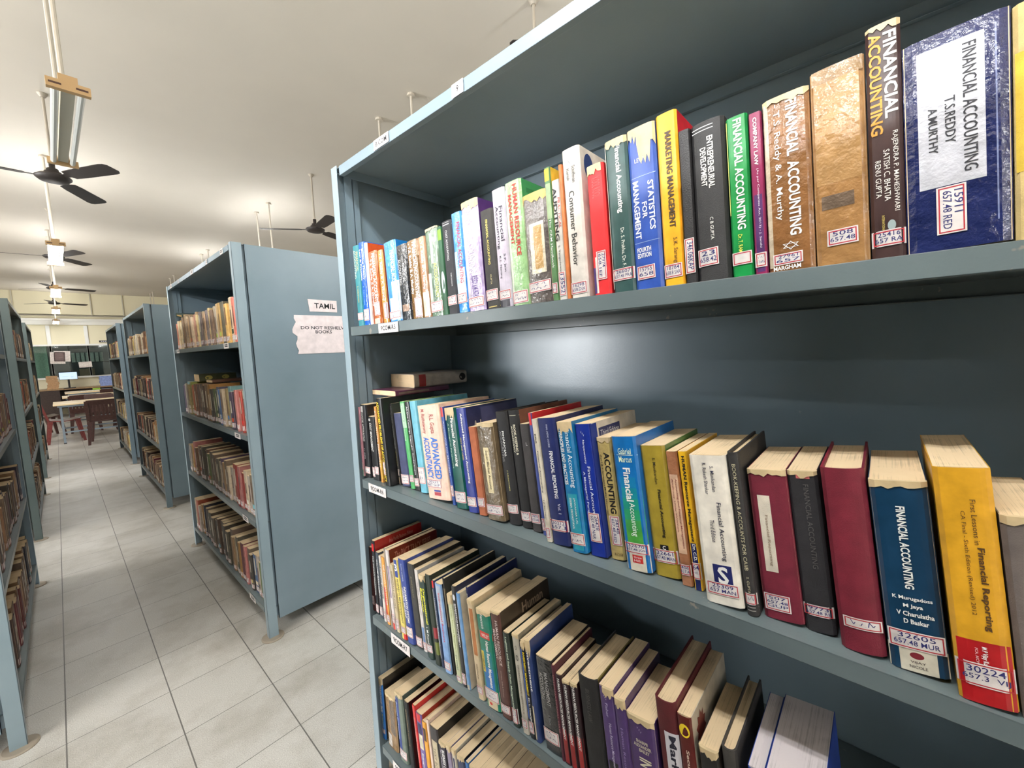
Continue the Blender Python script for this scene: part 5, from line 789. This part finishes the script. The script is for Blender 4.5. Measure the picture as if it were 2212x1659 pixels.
chair(1.0, 12.9, .05, 'right brown chair back above the nearest table')
chair(.9, 14.95, 0, 'brown chair back showing between the second and farthest table')
chair(-.28, 12.75, -1.3, 'dark brown slatted chair left of the second table, right one of two')
chair(-.5, 13.5, -1.2, 'dark brown chair behind the left bookcases, left one of two')
# desk at the partition with screen, papers and files
root = empty('office_desk', (-.5, 17.0, 0)); tag(root, 'dark office desk against the glazed partition, carrying screen and files', 'desk')
o = M(); o.box((0, 0, .76), (2.4, .8, .79)); o.build('desk_top', mat((150, 120, 84), 'mould'), root)
o = M(); o.box((.02, .06, 0), (.5, .74, .76)); o.build('drawer_pedestal', mat((60, 44, 38), 'mould'), root)
o = M(); o.box((1.9, .06, 0), (2.38, .74, .76)); o.build('drawer_pedestal', mat((60, 44, 38), 'mould'), root)
o = M(); o.box((.5, .7, .2), (1.9, .73, .76)); o.build('modesty_panel', mat((60, 44, 38), 'mould'), root)
root = empty('computer_monitor', (.2, 17.15, .79), (0, 0, .12)); tag(root, 'computer monitor with a bright pale blue screen on the far desk', 'monitor')
o = M(); o.box((-.185, 0, .25), (.185, .03, .46)); o.build('bezel', mat((34, 34, 38), 'mould'), root)
o = M(); o.face([(-.175, -.001, .258), (.175, -.001, .258), (.175, -.001, .452), (-.175, -.001, .452)], 0)
o.face([(.05, -.002, .3), (.1, -.002, .3), (.1, -.002, .34), (.05, -.002, .34)], 1); o.face([(-.12, -.002, .33), (.0, -.002, .33), (.0, -.002, .345), (-.12, -.002, .345)], 1); o.face([(.06, -.002, .39), (.1, -.002, .39), (.1, -.002, .4), (.06, -.002, .4)], 1)
o.build('screen', [emit('screen_glow', (.27, .55, .95), .5), emit('screen_mark', (.08, .28, .75), .4)], root)
o = M(); o.box((-.02, .01, .02), (.02, .03, .3)); o.box((-.11, -.08, 0), (.11, .09, .02)); o.build('stand', mat((34, 34, 38), 'mould'), root)
BLUEF = mat((140, 160, 214), 'paper'); TANP = mat((186, 146, 104), 'paper'); PAPM = mat((222, 214, 200), 'paper')
z = .79
for i in range(8):
    t_ = .032+.006*rnd.random(); dx = rnd.uniform(-.012, .012)
    o = M(); o.box((.82+dx, 17.2, z), (1.14+dx, 17.44, z+t_)); r_ = o.build('file_bundle', [BLUEF]); tag(r_, 'pale blue file bundle, %s from the bottom of the blue pile on the desk' % nth(i+1), 'file', 'blue file bundles on the desk'); z += t_+.0005
z = .79
for i in range(9):
    t_ = .032+.014*rnd.random(); dx = rnd.uniform(-.02, .02)
    o = M(); o.box((-.22+dx, 17.2, z), (.0+dx, 17.44, z+t_)); r_ = o.build('file_bundle', [TANP]); tag(r_, 'tan paper bundle, %s from the bottom of the tan pile on the desk' % nth(i+1), 'file', 'tan file bundles on the desk'); z += t_+.0005
o = M(); o.box((.6, 15.75, .742), (.74, 15.9, .80)); tag(o.build('box', mat((150, 190, 60), 'paper')), 'small lime green box on the farthest table', 'box')
o = M(); o.box((.34, 15.5, .742), (.72, 15.72, .757)); tag(o.build('paper_sheaf', PAPM), 'loose white papers lying on the farthest table', 'papers')
o = M(); o.box((.76, 15.55, .742), (.95, 15.8, .775)); tag(o.build('ledger_book', mat((110, 130, 150), 'paper')), 'grey-blue ledger lying on the farthest table', 'book')
# notices on the glass
def notice(x0, x1, z0, z1, label, n=8, tilt=0.):
    root = empty('notice', ((x0+x1)/2, FARY-.045, (z0+z1)/2), (0, tilt, 0)); tag(root, label, 'notice'); w_, h_ = (x1-x0)/2, (z1-z0)/2
    o = M(); o.box((-w_, 0, -h_), (w_, .004, h_)); o.build('sheet', mat((226, 218, 210), 'paper'), root)
    o = M()
    for i in range(n):
        q = h_*.8-h_*1.6*i/max(1, n-1); o.face([(-w_*.85, -.001, q-.0035), (w_*.8, -.001, q-.0035), (w_*.8, -.001, q+.0035), (-w_*.85, -.001, q+.0035)])
    o.build('printed_lines', mat((176, 150, 146)), root)
notice(-.02, .31, 1.56, 1.87, 'large printed notice taped on the glass above the computer screen', 9, .05)
notice(-.10, .2, 1.50, 1.84, 'second notice partly behind the large printed notice on the glass', 9, .05)

notice(.46, .74, 1.36, 1.53, 'small white paper on the glass right of the computer screen', 2, -.03)
o = M(); o.box((.96, FARY-.02, 2.11), (1.45, FARY, 2.17)); nb = o.build('name_plate', mat((28, 28, 34), 'mould')); tag(nb, 'narrow black name plate with pale lettering above the glass', 'sign')
o = M()
for i in range(9): o.box((1.0+.045*i, FARY-.022, 2.125), (1.03+.045*i, FARY-.02, 2.155))
o.build('pale_lettering', mat((190, 190, 196)), nb)
root = empty('reflection_stand_in', (-1.05, FARY+1.0, 0)); tag(root, 'added pale green cabinet standing in for the reflection in the leftmost visible glass pane', 'cabinet')  # cabinet added in place of a pale green reflection in the pane
GC = mat((176, 206, 186), 'mould')
o = M(); o.box((0, .02, 0), (.9, .5, 2.1)); o.build('carcass', GC, root)
for q in (0, 1): o = M(); o.box((.01+.445*q, 0, .06), (.445+.445*q, .02, 2.08)); dd = o.build('door', GC, root); o = M(); o.box((.39+.06*q, -.02, 1.0), (.41+.06*q, 0, 1.14)); o.build('handle', STEEL, dd)
# inside the glazed office: rack with binders and boxes
root = empty('storage_rack', (.3, FARY+1.7, 0)); tag(root, 'dark storage rack with binders behind the glass partition', 'rack')
for z in (.4, .95, 1.5, 2.0): o = M(); o.box((0, 0, z), (1.9, .4, z+.03)); o.build('shelf', mat((50, 50, 50), 'mould'), root)
for x in (0, 1.86):
    o = M(); o.box((x, 0, 0), (x+.04, .4, 2.1)); o.build('upright', mat((50, 50, 50), 'mould'), root)
for i in range(7):
    o = M(); o.box((.36+.11*i, FARY+1.72, 1.53), (.44+.11*i, FARY+2.0, 1.84)); tag(o.build('binder', mat((190, 196, 186), 'paper')), 'white binder, %s from left on the rack behind glass' % nth(i+1), 'binder', 'binders behind the glass')
o = M(); o.box((.5, FARY+1.72, .98), (.86, FARY+2.0, 1.3)); tag(o.build('cardboard_box', mat((130, 104, 78), 'paper')), 'brown cardboard box on the rack behind the glass', 'box')
